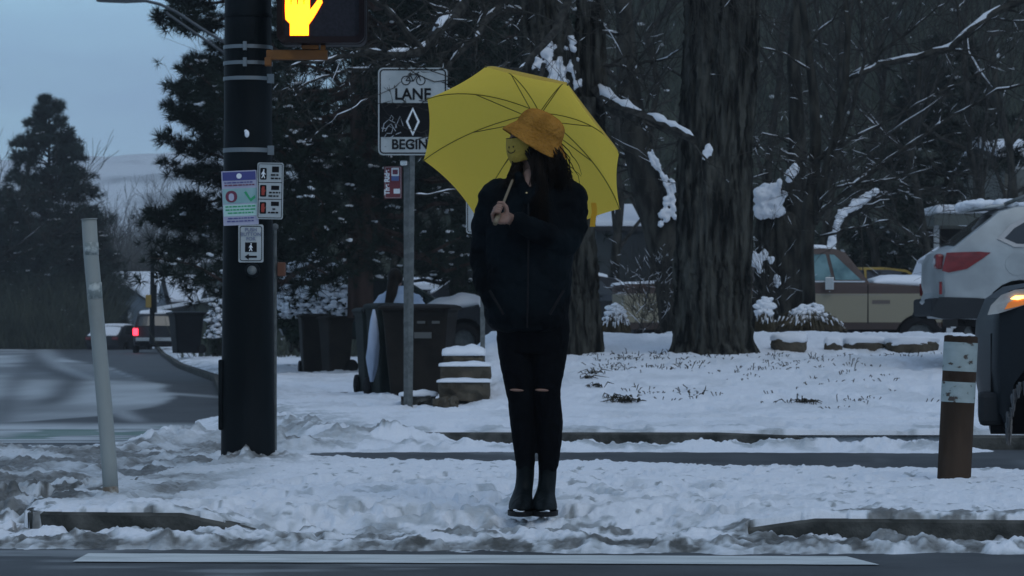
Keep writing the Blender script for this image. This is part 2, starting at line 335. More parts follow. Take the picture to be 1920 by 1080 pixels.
def f_road(X, Y):
    Z = np.full_like(X, -.12)
    n1 = fbm(X * .25, Y * .08, 4, 51); n2 = fbm(X * 1.5, Y * .25, 4, 52); 
    PXL = X / Y * FPX + 960
    edge = np.interp(Y, [26, 31, 34, 38, 43, 55, 70, 95, 158], [500, -40, 170, 280, 322, 292, 215, 130, 20])
    lft = sstep(26, 26.6, Y) * sstep(26, -10, PXL - edge - 46 * n2 + 22)
    film = lft * (.34 + .55 * sstep(.36, .6, n1)) * (.6 + .55 * n2)
    cpx = np.interp(Y, [34, 45, 60, 80, 110, 158], [60, 118, 140, 70, 60, 150]); track = np.exp(-((PXL - cpx) / 34) ** 2) * sstep(36, 42, Y)
    film = film * (1 - .8 * track) * (1 - .5 * np.exp(-((PXL - 10 - (Y - 40) * 1.2) / 26) ** 2))
    film = np.maximum(film, (Y > 26) * (1 - sstep(30.2, 32.6, Y + .5 * n1)) * sstep(520, 300, PXL) * (.55 + .6 * n2))
    for yy, a in ((26.5, .9), (27.6, .6), (29.4, .75)): film = film * (1 - a * np.exp(-((Y - yy - .05 * X - .3 * n1) / .13) ** 2))
    for x0, y0, x1, y1 in ((205, 690, 318, 738), (318, 738, 420, 745), (420, 742, 520, 735)):       # slush line left between the wheel tracks
        dd0, dd1 = -.12, 0; py = HY + (CH + .12) * FPX / Y; t_ = np.clip((PXL - x0) / (x1 - x0), 0, 1); film = np.maximum(film, .5 * np.exp(-((py - y0 - (y1 - y0) * t_) / 2.6) ** 2) * (PXL > x0) * (PXL < x1) * (.5 + n2))
    kerbside = np.exp(-((X - (bx(Y) - .035 * Y)) / (.004 * Y)) ** 2) * sstep(30, 34, Y) * .5
    film = np.maximum(film, kerbside)
    film = np.maximum(film, (Y < 13.3) * .16 * sstep(.5, .68, fbm(X * 1.1, Y * 3, 4, 55)) * (1 - sstep(-.6, .4, X)) * 2.2)
    film = np.maximum(film, (Y > 18) * (Y < 26) * .22 * sstep(.45, .7, n2))
    film = np.maximum(film, .10 * fbm(X * 3, Y * 3, 3, 61))
    green = (Y > 26.9) * (Y < 30.5) * sstep(-4.6, -4.2, X) * (1 - sstep(-3.3, -3.0, X)) * sstep(.35, .5, fbm(X * 2, Y * 1.2, 3, 57))
    film = film * (1 - .7 * green)
    return Z, {'film': np.clip(film, 0, .95), 'green': green * .8}
fan(600, 300, .26, f_road, 'road', road_mat(), 7, 158)
# big sheet to the horizon
far_snow = mat("far_snow_ground", (.3, .33, .36), .8, (.62, .66, .7), .05)
g = MB(); nX, nY = 60, 60
V = np.zeros((nY, nX, 3)); gy = np.concatenate([np.linspace(-400, 100, 10), np.geomspace(140, 5200, 50)]); gx = np.linspace(-1, 1, nX) ** 3 * 3500
V[..., 0] = gx[None]; V[..., 1] = gy[:, None]; V[..., 2] = -.26
tag(g.grid(V).build('ground', far_snow), kind='structure')
# pavement slabs beyond the far kerb
pv = mat("wet_concrete", (.06, .062, .062), .6, (.12, .122, .12), 3, bump=.3, bscale=40)
g = MB(); pts = [(float(bx(y)) + .1, y) for y in (25.1, 27, 29, 32, 36, 45, 57, 77, 112)]
poly = pts + [(-9, 112), (-4, 50), (6.5, 46), (6.5, 25.1)]
g.add([(a, b, -.03) for a, b in poly], [tuple(range(len(poly)))][0:0])
for k in range(len(pts) - 1):
    (a, y1), (b, y2) = pts[k], pts[k + 1]; xr1 = 7.5 if y1 < 31 else (-.6 if y1 < 45 else a + 3); xr2 = 7.5 if y2 < 31 else (-.6 if y2 < 45 else b + 3)
    g.add([(a, y1, -.03), (xr1, y1, -.03), (xr2, y2, -.03), (b, y2, -.03)], [(0, 1, 2, 3)])
tag(g.build('pavement', pv), kind='structure')
# kerbs (swept blocks with sloping ends)
def kerb(pts, name='kerb', wd=.15, top=-.008):
    g = MB(); rr = []
    p = [Vector((a, b, 0)) for a, b, *_ in pts]
    for i, q in enumerate(p):
        t = (p[min(i + 1, len(p) - 1)] - p[max(i - 1, 0)]).normalized(); nrm = Vector((-t.y, t.x, 0)); tz = pts[i][2] if len(pts[i]) > 2 else top
        rr.append([q + Vector((0, 0, -.25)), q + Vector((0, 0, tz - .012)), q + nrm * .012 + Vector((0, 0, tz)), q + nrm * wd + Vector((0, 0, tz)), q + nrm * wd + Vector((0, 0, -.25))])
    g.rings(rr)
    return tag(g.build(name, M['asphalt_dark'], fix=True), kind='structure')
kerb([(.85, yk(.85), -.10), (1.0, yk(1.0), -.05), (1.28, yk(1.28), -.008)] + [(x, yk(x)) for x in (1.36, 2, 3, 4.4, 7)])
nose = [(-2.04 - .14 * math.sin(t), 14.42 - .28 * math.cos(t)) for t in np.linspace(math.pi, .2, 7)]
kerb(nose[::1] + [(x, yk(x)) for x in (-1.98, -1.8, -1.45)] + [(-1.2, yk(-1.2), -.06), (-1.05, yk(-1.05), -.11)])
kerb([(float(bx(y)), y) for y in (180, 112, 95, 77, 65, 57, 50, 45, 40, 35, 31, 29, 27)] + [(-1.4, 25.4), (-1.15, K2 + .02), (-.6, K2), (.5, K2), (1.6, K2 - .02), (2.2, K2 - .05, -.03), (2.5, K2 - .05, -.11)])
kerb([(3.2, 24.6, -.11), (3.5, 24.55, -.02), (4.6, 24.3), (8, 23.4)])
# painted lines
lp = mat("road_paint", (.42, .45, .44), .6, (.6, .63, .62), 3, (1, 3, 1), lo=.3, hi=.55, bump=.2, bscale=30)
def line(xa, xb, ya, yb_, wd, sk=.08):
    n = 60; V = np.zeros((2, n, 3)); xs = np.linspace(xa, xb, n); yc = ya + (yb_ - ya) * (xs - xa) / (xb - xa)
    V[0, :, 0] = xs + sk * np.linspace(0, 1, n); V[1, :, 0] = xs; wv = (fbm(xs * 6, xs * 0, 3, 81) - .5) * .02
    V[0, :, 1] = yc - wd / 2 + wv; V[1, :, 1] = yc + wd / 2 + wv[::-1]; V[..., 2] = -.1155
    tag(MB().grid(V).build('road_marking', lp), kind='structure')
line(-1.72, 1.34, 12.83, 12.66, .46)
# hills
def hill(name, x0, x1, y0, y1, fn, m, nx=160, ny=60):
    X, Y = np.meshgrid(np.linspace(x0, x1, nx), np.linspace(y0, y1, ny)); Z = fn(X, Y)
    return tag(MB().grid(np.stack([X, Y, Z], 2)).build(name, m, smooth=True), kind='structure')
mm = mat("mountain_snow_and_forest", (.10, .12, .14), .9, (.72, .76, .8), .03, (1, .6, 2.4), lo=.30, hi=.47, detail=10)
hill('mountain', -700, 500, 700, 1300, lambda X, Y: -8 + 84 * sstep(700, 1200, Y) * (.55 + .35 * fbm(X * .004, Y * .0025, 5, 71) + .12 * sstep(-260, 0, X)) + 12 * fbm(X * .02, Y * .02, 4, 72) * sstep(700, 850, Y), mm)
hz_ = bpy.data.materials.new('pale_haze'); hz_.use_nodes = True; n = hz_.node_tree; n.nodes.clear(); o_ = n.nodes.new('ShaderNodeOutputMaterial'); v_ = n.nodes.new('ShaderNodeVolumePrincipled'); v_.inputs['Color'].default_value = (.95, .98, 1, 1); v_.inputs['Density'].default_value = .00055; v_.inputs['Anisotropy'].default_value = .3; L(n, v_.outputs[0], o_.inputs['Volume'])
tag(MB().box((0, 690, 57), (3000, 1500, 120)).build('haze', hz_), kind='stuff')
hm = mat("brushy_hillside", (.026, .034, .028), .95, (.056, .066, .052), .5, (1, 1, 1.6), lo=.35, hi=.65, detail=12, bump=.8, bscale=2)
hill('hillside', -9, 70, 92, 190, lambda X, Y: -.3 + 40 * sstep(92, 175, Y) * sstep(-14 - .02 * (Y - 92), 4, X) * (.9 + .35 * fbm(X * .06, Y * .06, 4, 74)), hm)
# ================================================================ trees
def limb_pts(a, b, n=8, wob=.04, sag=0.0, rg=None):
    rg = rg or rng; a = np.array(a, float); b = np.array(b, float); l = np.linalg.norm(b - a); t = np.linspace(0, 1, n)[:, None]
    w_ = np.cumsum(rg.normal(0, 1, (n, 3)), 0); w_ -= w_[0] + (w_[-1] - w_[0]) * t
    p = a + (b - a) * t + w_ * l * wob / math.sqrt(n) * 2; p[:, 2] -= sag * l * 4 * (t[:, 0] * (1 - t[:, 0])); return p
class Tree:
    def __init__(s): s.t = MB(); s.s = MB(); s.k = MB(); s.l = MB()
    def limb(s, p, r, n=6, snow=.0, mb=None):
        (mb or s.k).tube(p, r, n)
        if snow > 0: s.snow_on(p, r, snow)
    def snow_on(s, p, r, amt):
        p = np.asarray(p); r = np.full(len(p), r) if np.isscalar(r) else np.asarray(r)
        i = 0
        while i < len(p) - 1:
            d = p[i + 1] - p[i]; sl = abs(d[2]) / (np.linalg.norm(d) + 1e-9)
            if sl < .9 and rng.random() < amt * (1.25 - sl):
                j = min(len(p) - 1, i + int(rng.integers(1, 4) if amt < 1 else rng.integers(5, 12)))
                q = p[i:j + 1].copy(); m = j - i + 1; rr = r[i:j + 1] * (rng.uniform(.55, .85) if amt < 1 else rng.uniform(.45, .95, m)) + .0015
                q[:, 2] += r[i:j + 1] * .75
                if m == 2: q = np.stack([q[0], (q[0] + q[1]) / 2, q[1]]); rr = np.array([rr[0] * .4, rr.mean(), rr[1] * .3])
                else: rr = rr.copy(); rr[0] *= .4; rr[-1] *= .3
                s.s.tube(q, rr, 5); i = j
            i += 1
    def grow(s, a, d, l, r, lev, snow=.2, spread=.7, up=.15, kids=4, n=6, rmin=.004):
        d = np.array(d, float); d /= np.linalg.norm(d) + 1e-9
        m = 6 if lev > 0 else 4
        p = limb_pts(a, np.array(a) + d * l, m, .03); rr = np.linspace(r, max(rmin * .6, r * .35), m)
        s.limb(p, rr, max(3, n), snow * (1 if lev >= 3 else .16))
        if lev <= 0: return
        for k in range(kids):
            t = rng.uniform(.3, 1.0) if k else 1.0
            i = min(m - 1, int(t * (m - 1) + .5)); e = d * (1 - spread * .35) + rng.normal(0, 1, 3) * spread * .42; e[2] += up
            s.grow(p[i], e, l * rng.uniform(.5, .78), max(rmin, rr[i] * .62), lev - 1, snow, spread, up, kids, n - 1, rmin)
    def done(s, name, label, cat, loc, bark, group=None, trunk=None):
        root = thing(name, label, cat, loc, group=group)
        if s.t.n: s.t.build('trunk', bark, root, smooth=True)
        if s.k.n: s.k.build('branches', M['twig'], root)
        if s.s.n: s.s.build('snow', M['snowcap'], root, smooth=True)
        if s.l.n: lumps(s.l, root)
        return root
def lumps(mb, root, vox=.018, st=.045):
    o = mb.build('snow_clump', M['snowcap'], root, smooth=True, fix=True); remesh(o, vox, 1)
    t = bpy.data.textures.get('snow_noise') or bpy.data.textures.new('snow_noise', 'CLOUDS'); t.noise_scale = .09; t.noise_depth = 3
    q = o.modifiers.new('d', 'DISPLACE'); q.texture = t; q.strength = st * 2; q.mid_level = .55; q.texture_coords = 'GLOBAL'
    return o
def bark_trunk(mb, prof, d, seed, na=150, nz=260, depth=.125, squash=.85, lobes=None):
    """prof = [(py, px_left, px_right)]; furrowed bark as real relief"""
    py = np.linspace(prof[0][0], prof[-1][0], nz); q = sorted(prof)
    xl = np.interp(py, [a[0] for a in q], [a[1] for a in q]); xr = np.interp(py, [a[0] for a in q], [a[2] for a in q])
    cx = (xl + xr) / 2; rad = (xr - xl) / 2 * d / FPX; X0 = (cx - 960) * d / FPX; Z0 = CH + (HY - py) * d / FPX
    an = np.linspace(0, 2 * np.pi, na, endpoint=False); A, Zg = np.meshgrid(an, Z0); Rr = np.repeat(rad[:, None], na, 1)
    cxn, sxn = np.cos(A) * 3.2, np.sin(A) * 3.2
    tw = fbm(Zg * .8, A * 0 + seed, 3, seed) * 1.2
    h = 1 - np.abs(fbm((A + tw * .3) * 7.5, Zg * 1.1 + seed, 4, seed) - .5) * 3.4
    h2 = 1 - np.abs(fbm((A + tw * .4) * 17, Zg * 3.2 + seed, 3, seed + 3) - .5) * 3.4
    h3 = fbm(A * 40, Zg * 12, 3, seed + 5)
    big = fbm(A * 1.2 + seed, Zg * .5, 3, seed + 9) - .5
    wr = sstep(0, .5, A) * (1 - sstep(5.8, 6.28, A)); 
    rel = (h * .5 + h2 * .4) * depth * wr + (h3 - .5) * .018 + big * .16 * wr
    rr = Rr * (1 + (lobes(A, Zg) if lobes else 0)) + rel - depth * .55
    V = np.stack([X0[:, None] + rr * np.cos(A), d + rr * squash * np.sin(A), Zg], 2)
    V = np.concatenate([V, V[:, :1]], 1)
    mb.grid(V[:, ::-1]); return X0, Z0
# --- thick furrowed trunk in the middle right
T = Tree(); dA = 39.0
profA = [(694, 1236, 1452), (674, 1256, 1432), (640, 1270, 1417), (560, 1272, 1413), (480, 1270, 1414), (380, 1272, 1413), (280, 1272, 1416), (200, 1274, 1424), (120, 1280, 1430), (40, 1286, 1430), (-60, 1290, 1432), (-220, 1300, 1430)]
X0, Z0 = bark_trunk(T.t, profA, dA, 3, lobes=lambda A, Z: .13 * np.maximum(0, np.sin(5 * A + 1.2)) * np.exp(-np.clip(Z - .42, 0, 9) / .22) - .16 * np.exp(-((A - 4.35) / .20) ** 2) * sstep(2.6, 3.6, Z) - .14 * np.exp(-((A - 5.3) / .16) ** 2) * (1 - sstep(1.6, 2.6, Z)))
for px, py, s_ in ((1330, 280, .09), (1322, 292, .06)): T.l.ell(P(px, py, dA - .47), (s_ * .6, s_ * .4, s_ * 1.1))
for k in range(16):
    a = P(rng.uniform(1275, 1340), rng.uniform(-160, -60), dA - .5); T.grow(a, (rng.normal(0, .6), -.2, -.8), rng.uniform(.5, 1.1), .011, 2, .1, .7, -.1, 3, 4)
T.k.tube([P(1365, -160, dA), P(1300, -420, dA), P(1180, -640, dA + 1)], [.4, .3, .2], 10); T.k.tube([P(1370, -160, dA), P(1450, -480, dA), P(1590, -760, dA - 1)], [.38, .28, .2], 10)
T.done('old_tree', 'thick tree trunk with deeply furrowed grey brown bark standing alone right of the umbrella', 'tree', P(1344, 672, dA), M['bark'])
# --- forked tree behind the person
T = Tree(); dB = 39.6
bark_trunk(T.t, [(700, 985, 1146), (668, 992, 1138), (620, 996, 1131), (520, 996, 1120), (430, 990, 1112), (330, 985, 1122), (240, 984, 1130), (185, 986, 1128)], dB, 8)
bark_trunk(T.t, [(235, 996, 1080), (160, 988, 1078), (80, 980, 1072), (0, 974, 1062), (-200, 960, 1040)], dB - .1, 12, 110, 160)
bark_trunk(T.t, [(280, 1062, 1132), (160, 1072, 1133), (80, 1080, 1130), (0, 1084, 1126), (-200, 1100, 1140)], dB + .1, 15, 90, 160)
for px, py, sx, sz in ((1040, 128, .12, .2), (1026, 112, .08, .12), (1058, 118, .07, .17), (1010, 120, .05, .1), (1075, 92, .07, .07), (1078, 160, .04, .1), (1030, 88, .05, .07), (1050, 148, .12, .08), (1068, 8, .07, .03)):
    for k in range(7): T.l.ell(P(px + rng.normal(0, 6), py + rng.normal(0, 9), dB - .40 + rng.normal(0, .02)), (sx * rng.uniform(.3, .65), .06, sz * rng.uniform(.3, .65)))
# snow laden limb to the right of the umbrella, and long limbs over the sign
def plimb(T, pts, r0, r1, snow=.5, wob=.03, twigs=0, n=7, tl=.5, mb=None, snr=None, tdir=None):
    ps = []
    for (a, b) in zip(pts[:-1], pts[1:]):
        q = limb_pts(P(*a), P(*b), 5, wob); ps += list(q[:-1])
    ps.append(np.array(P(*pts[-1]))); ps = np.array(ps); rr = np.linspace(r0, r1, len(ps))
    T.limb(ps, rr, n, 0, mb); T.snow_on(ps, rr * (snr or 1), snow)
    for k in range(twigs):
        i = int(rng.integers(1, len(ps))); e = rng.normal(0, 1, 3) * .7; e += (ps[i] - ps[i - 1]) / (np.linalg.norm(ps[i] - ps[i - 1]) + 1e-9) * .8
        if tdir is not None: e += np.array(tdir)
        T.grow(ps[i], e, tl * rng.uniform(.5, 1.2), max(.006, rr[i] * .45), 2, snow * .45, .8, .1, 3, 4)
    return ps
plimb(T, [(1120, 170, dB), (1160, 205, 39), (1215, 225, 38.6), (1262, 243, 38.3), (1300, 262, 38)], .11, .05, 1.2, .03, 6)
plimb(T, [(985, -90, dB), (900, -20, 38), (830, 45, 37), (790, 95, 36.5), (740, 102, 36), (690, 96, 35.6), (620, 112, 35.3), (545, 124, 35)], .09, .012, .9, .04, 34, tl=.5)
plimb(T, [(985, -70, dB), (930, 20, 38), (870, 90, 37), (830, 160, 36.6), (845, 170, 36.4)], .06, .012, .8, .05, 18, tl=.5)
plimb(T, [(790, 95, 36.5), (748, 40, 36.2), (700, 0, 36), (660, -40, 36)], .05, .02, .9, .04, 12, tl=.4)
plimb(T, [(700, 130, 36), (640, 135, 35.5), (590, 150, 35.2), (560, 172, 35)], .022, .008, .9, .04, 9, tl=.35)
plimb(T, [(985, 20, dB), (900, 30, 38.5), (850, 22, 38), (800, 5, 38)], .05, .015, .8, .04, 12, tl=.5)
plimb(T, [(990, 200, dB), (950, 175, 41), (900, 190, 43), (850, 215, 45)], .05, .015, .6, .04, 8)
plimb(T, [(1125, 120, dB), (1175, 128, 39.6), (1250, 110, 39.8), (1300, 80, 40)], .03, .008, .5, .05, 12)
plimb(T, [(1128, 60, dB), (1180, 60, 39.3), (1196, 120, 39.3), (1160, 190, 39.2)], .025, .008, .3, .04, 12)
for k in range(26):
    a = P(rng.uniform(760, 1280), rng.uniform(-120, 60), rng.uniform(37, 40)); T.grow(a, (rng.normal(0, .7), 0, -.45), rng.uniform(.5, 1.2), .012, 2, .25, .8, 0, 3, 4)
T.done('forked_tree', 'large forked tree with two dark stems and snow packed in the fork, behind the person', 'tree', P(1062, 676, dB), M['bark'])
# small limb with brown leaves passing in front of the bicycle lane sign
T = Tree(); ds = 32.0
for a in range(12):
    x0 = rng.uniform(845, 870); y0 = rng.uniform(120, 250)
    plimb(T, [(x0, y0, ds), ((x0 + 700) / 2 + 10, y0 + rng.uniform(-30, 20), ds), (700 + rng.uniform(-20, 40), y0 + rng.uniform(-50, 50), ds)], .006, .003, .0, .08, 1, tl=.22, n=4)
plimb(T, [(985, 120, 35), (920, 150, 33), (868, 185, ds), (840, 240, ds), (800, 260, ds)], .02, .006, .3, .05, 4, tl=.3)
plimb(T, [(985, 120, 35), (1040, 60, 35.6), (1100, -120, 36.4), (1150, -300, 37)], .03, .08, .2)
plimb(T, [(700, 180, ds), (660, 205, ds), (610, 235, ds)], .012, .005, 1.0, .05, 4, tl=.25)
plimb(T, [(780, 365, 34), (800, 366, 34), (840, 357, 34), (900, 362, 34)], .012, .01, 1.4, .03, 3, tl=.3)
plimb(T, [(900, 362, 34), (985, 300, 35), (1020, 120, 36)], .012, .03, .6)
T.done('overhanging_branch', 'thin bare branch crossing in front of the bicycle lane sign', 'branch', P(985, 120, 35), M['bark2'])
# --- slender multi-limbed tree in front of the pickup
T = Tree(); dC = 44.0
def pc(*a): return [(x, y, dC + (a[0] if 0 else dz)) for x, y, dz in a]
main = [(1516, 640, 0), (1517, 560, 0), (1514, 470, 0), (1516, 400, 0), (1526, 330, .1), (1530, 260, .1), (1526, 180, .2), (1518, 110, .2), (1508, 40, .2), (1498, -60, .3), (1480, -220, .4)]
ps = np.array([P(x, y, dC + z) for x, y, z in main]); T.t.tube(ps, [.10, .09, .088, .10, .085, .08, .07, .06, .05, .045, .03], 12)
T.t.tube([P(1524, 420, dC), P(1545, 330, dC - .1), P(1565, 260, dC - .1), P(1585, 160, dC), P(1590, 60, dC), P(1580, -80, dC)], [.075, .06, .055, .05, .045, .03], 10)
for pts, r0, r1, sn, tw in (
    ([(1516, 425, 0), (1545, 392, -.1), (1610, 340, -.3), (1680, 290, -.5), (1720, 262, -.6), (1790, 215, -.8), (1870, 168, -1), (1960, 150, -1.2)], .04, .016, .85, 16),
    ([(1545, 300, 0), (1590, 265, -.2), (1650, 235, -.3), (1720, 195, -.5), (1790, 160, -.6), (1900, 90, -1)], .03, .01, .5, 14),
    ([(1532, 300, 0), (1580, 265, 0), (1600, 200, -.1), (1620, 120, -.1), (1616, 30, -.1), (1600, -60, 0)], .035, .018, .3, 14),
    ([(1620, 130, 0), (1680, 75, -.2), (1740, 30, -.2), (1800, -20, -.3)], .022, .01, .3, 12),
    ([(1524, 396, 0), (1560, 355, -.2), (1600, 345, -.3), (1660, 338, -.4), (1745, 316, -.6)], .026, .008, .9, 8),
    ([(1538, 444, 0), (1590, 430, -.3), (1640, 418, -.4), (1675, 410, -.5)], .022, .010, .9, 5),
    ([(1518, 130, 0), (1480, 105, -.1), (1430, 90, -.2), (1390, 78, -.3)], .018, .006, .6, 8),
    ([(1510, 90, 0), (1560, 40, 0), (1600, -20, 0)], .022, .01, .3, 8),
    ([(1528, 300, 0), (1480, 262, 0), (1430, 250, 0), (1415, 262, 0)], .016, .006, .9, 6),
    ([(1528, 330, 0), (1490, 290, 0), (1440, 275, 0)], .014, .006, .9, 5),
    ([(1526, 380, 0), (1480, 330, -.1), (1440, 300, -.1)], .018, .006, .7, 5),
    ([(1600, 140, .2), (1660, 118, 0), (1720, 108, 0), (1780, 92, 0), (1822, 55, -.1), (1880, 15, -.1), (1950, -20, 0)], .04, .06, 1.3, 10),
    ([(1590, 150, .2), (1610, 140, 0), (1650, 118, 0)], .03, .04, 1.3, 2),
    ([(1800, 60, 0), (1796, 20, 0), (1780, -40, 0)], .02, .012, .5, 4),
    ([(1850, 30, 0), (1900, 40, 0), (1960, 40, 0)], .02, .01, .8, 5)):
    plimb(T, [(x, y, dC + dz) for x, y, dz in pts], r0, r1, sn, .03, tw, n=6, tl=.55, snr=1.0)
for k in range(60):
    a = P(rng.uniform(1430, 1900), rng.uniform(300, 460), dC + rng.uniform(-1, 2)); T.grow(a, rng.normal(0, 1, 3) + np.array([.6, 0, .2]), rng.uniform(.4, 1.0), .008, 2, .25, .9, 0, 3, 3, .003)
T.done('slender_tree', 'slender bare tree with long snow lined limbs in front of the two tone pickup', 'tree', P(1516, 640, dC), M['bark2'])
# --- leaning trunk with snow, left of the thick trunk
T = Tree(); dE = 46.0
T.t.tube([P(1285, 640, dE), P(1265, 520, dE), P(1238, 420, dE), P(1210, 330, dE), P(1190, 250, dE), P(1178, 160, dE + .2), P(1172, 40, dE + .4), P(1150, -120, dE + .5)], [.34, .3, .27, .24, .2, .17, .13, .1], 14)
for k in range(34):
    t = rng.random(); px = 1205 + 62 * t + rng.normal(0, 3); py = 285 + 130 * t + rng.normal(0, 7); s_ = rng.uniform(.012, .034) * (1 + .9 * t)
    T.l.ell(P(px + 12 + 8 * t, py, dE - .28), (s_ * .6, .07, s_ * 2.2), Matrix.Rotation(R(-24), 3, 'Y'))
for k in range(16): T.l.ell(P(1250 + rng.normal(0, 11), 402 + rng.normal(0, 13), dE - .3), (.045, .07, .06 * rng.uniform(.5, 1)))
for k in range(14): T.grow(P(rng.uniform(1160, 1260), rng.uniform(100, 400), dE), rng.normal(0, 1, 3), rng.uniform(.6, 1.4), .02, 2, .5, .9, 0, 3, 4)
plimb(T, [(1190, 300, dE), (1150, 285, dE), (1120, 300, dE - .5)], .04, .02, .8, .04, 8)
T.done('leaning_tree', 'dark trunk leaning left, snow plastered along its right side, beside the thick furrowed trunk', 'tree', P(1285, 640, dE), M['bark2'])
# --- broad stump with snow on top
T = Tree(); dS = 47.0
bark_trunk(T.t, [(650, 1405, 1530), (600, 1412, 1518), (520, 1416, 1512), (440, 1418, 1508), (405, 1420, 1500), (398, 1424, 1492)], dS, 21, 100, 120)
T.t.tube([P(1488, 460, dS), P(1492, 360, dS), P(1496, 260, dS), P(1488, 120, dS), P(1500, -60, dS)], [.2, .16, .13, .1, .08], 10)
for k in range(46): T.l.ell(P(rng.uniform(1420, 1466), rng.uniform(352, 402) + 0, dS - .36 + rng.uniform(-.05, .2)), (rng.uniform(.06, .12), .12, rng.uniform(.05, .10)))
for px, py in ((1424, 500), (1432, 478), (1446, 490), (1456, 524), (1458, 530), (1414, 486), (1480, 330), (1462, 342), (1490, 318)): T.l.ell(P(px, py, dS - .55), (rng.uniform(.03, .07), .06, rng.uniform(.06, .12)))
for k in range(22): T.grow(P(rng.uniform(1415, 1480), rng.uniform(250, 380), dS), rng.normal(0, 1, 3), rng.uniform(.4, .9), .014, 2, .8, .9, 0, 3, 4)
T.done('broken_tree', 'broad broken trunk capped with a block of snow, right of the thick furrowed trunk', 'tree', P(1465, 640, dS), M['bark2'])
# --- snowy log / bent trunk behind the pickup
T = Tree(); dK = 62
T.t.tube([P(1560, 600, dK), P(1552, 470, dK), P(1560, 430, dK), P(1590, 395, dK), (P(1640, 372, dK))], [.26, .22, .2, .16, .1], 10)
for k in range(40):
    t = rng.random(); q = (P(1551, 470, dK).lerp(P(1572, 410, dK), t * 2) if t < .5 else P(1572, 410, dK).lerp(P(1640, 365, dK), t * 2 - 1)); T.l.ell(q + Vector((.03, -.22, .08)), (.10 * rng.uniform(.4, 1), .08, .12 * rng.uniform(.4, 1.1)))
for k in range(18): T.grow(P(rng.uniform(1560, 1720), rng.uniform(330, 420), dK), rng.normal(0, 1, 3), rng.uniform(.6, 1.6), .02, 2, .5, .9, 0, 3, 4)
T.done('bent_tree', 'bent trunk plastered with snow rising behind the cab of the two tone pickup', 'tree', P(1560, 600, dK), M['bark2'])
# --- conifers
def conifer(name, label, px, py_base, d, h, rad, seed, crown_from=.12, trunk_r=.25, nb=70, tuft=.16, per=26, needles=26, mats=None, snow=.12, droop=.12, power=.8, lean=0, nw=.045):
    rg = np.random.default_rng(seed); b = np.array(P(px, py_base, d)); tr = MB(); cr = MB(); sn = MB(); br = MB()
    tr.tube([b, b + [0, 0, h * .5], b + [lean, 0, h]], [trunk_r, trunk_r * .6, .03], 10)
    tv = []; 
    for k in range(nb):
        t = crown_from + (1 - crown_from) * (k + rg.random()) / nb; z = h * t
        ln = rad * ((1 - t) ** power) * rg.uniform(.55, 1.1) + .15 * rad * (1 - t) + .2; az = rg.uniform(0, 2 * math.pi)
        d_ = np.array([math.cos(az), math.sin(az), rg.uniform(-.15, .35)]); a = b + [lean * t, 0, z]
        p = limb_pts(a, a + d_ * ln, 7, .05, droop, rg); br.tube(p, np.linspace(.02 + .012 * ln, .008, 7), 4)
        m = int(per * ln / rad) + 5
        for q in range(m):
            u = rg.uniform(.25, 1.0) ** .8; x = u * 6; i = min(5, int(x)); c = p[i] + (p[i + 1] - p[i]) * (x - i)
            side = rg.normal(0, 1, 3) * np.array([.34, .34, .16]) * ln * .42 * (1.1 - u * .6); c = c + side
            dirs = rg.normal(0, 1, (needles, 3)) + d_ * 1.0 + np.array([0, 0, .35]); dirs /= np.linalg.norm(dirs, axis=1)[:, None]
            s_ = tuft * rg.uniform(.6, 1.3); off = rg.normal(0, 1, (needles, 3)); off = np.cross(off, dirs); off /= np.linalg.norm(off, axis=1)[:, None] + 1e-9
            base = c + dirs * s_ * .1
            tv.append(np.stack([base + off * s_ * nw, base - off * s_ * nw, c + dirs * s_], 1).reshape(-1, 3))
            if rg.random() < snow:
                e = rg.uniform(.4, .9) * tuft; tt = sn.n
                [sn.ell(c + rg.normal(0, .22, 3) * e * np.array([1, 1, .3]) + np.array([0, 0, s_ * .3]), (e * .28, e * .28, e * .12), nu=5, nv=3) for _ in range(4)]
    v = np.concatenate(tv); f = np.arange(len(v)).reshape(-1, 3)
    cr.v.append(v); cr.f = [tuple(x) for x in f.tolist()]; cr.n = len(v)
    nm, bm_ = mats or (M['needle'], M['bark2'])
    root = thing(name, label, 'tree', tuple(b)); tr.build('trunk', bm_, root, smooth=True); br.build('branches', bm_, root); cr.build('crown', nm, root)
    if sn.n: sn.build('snow', M['snowcap'], root, smooth=True)
    return root
reddish = mat("reddish_bark", (.035, .022, .018), .95, (.075, .05, .042), 5, (1, 1, .3), bump=.5, bscale=20)
conifer('pine_tree', 'big dark pine with a reddish trunk over the parked cars behind the bicycle lane sign', 676, 596, 58, 11.5, 3.9, 11, .10, .24, 120, .22, 72, 30, (M['needle'], reddish), .10, power=.45)
conifer('pine_tree', 'dark pine with rounded needle tufts against the sky just left of the signal pole', 452, 600, 64, 12, 1.55, 12, .10, .2, 110, .21, 62, 30, (M['needle'], reddish), .05, power=.3)
conifer('pine_tree', 'dark pine between the bicycle lane sign and the umbrella, behind the snow covered car', 860, 590, 66, 9.0, 2.4, 13, .06, .2, 80, .26, 34, 26, None, .05, power=.5)
conifer('pine_tree', 'dense dark conifer behind the silver car and carport at the right', 1780, 590, 84, 7.2, 3.4, 14, .02, .22, 80, .28, 34, 26, None, .05, power=.6)
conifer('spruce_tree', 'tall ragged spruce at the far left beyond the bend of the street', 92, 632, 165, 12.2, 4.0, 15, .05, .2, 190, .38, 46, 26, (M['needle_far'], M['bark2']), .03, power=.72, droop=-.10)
conifer('spruce_tree', 'low dark conifer at the left edge in front of the far left spruce', 14, 640, 160, 7.6, 3.0, 16, .02, .2, 90, .40, 40, 24, (M['needle_far'], M['bark2']), .05, power=.6)
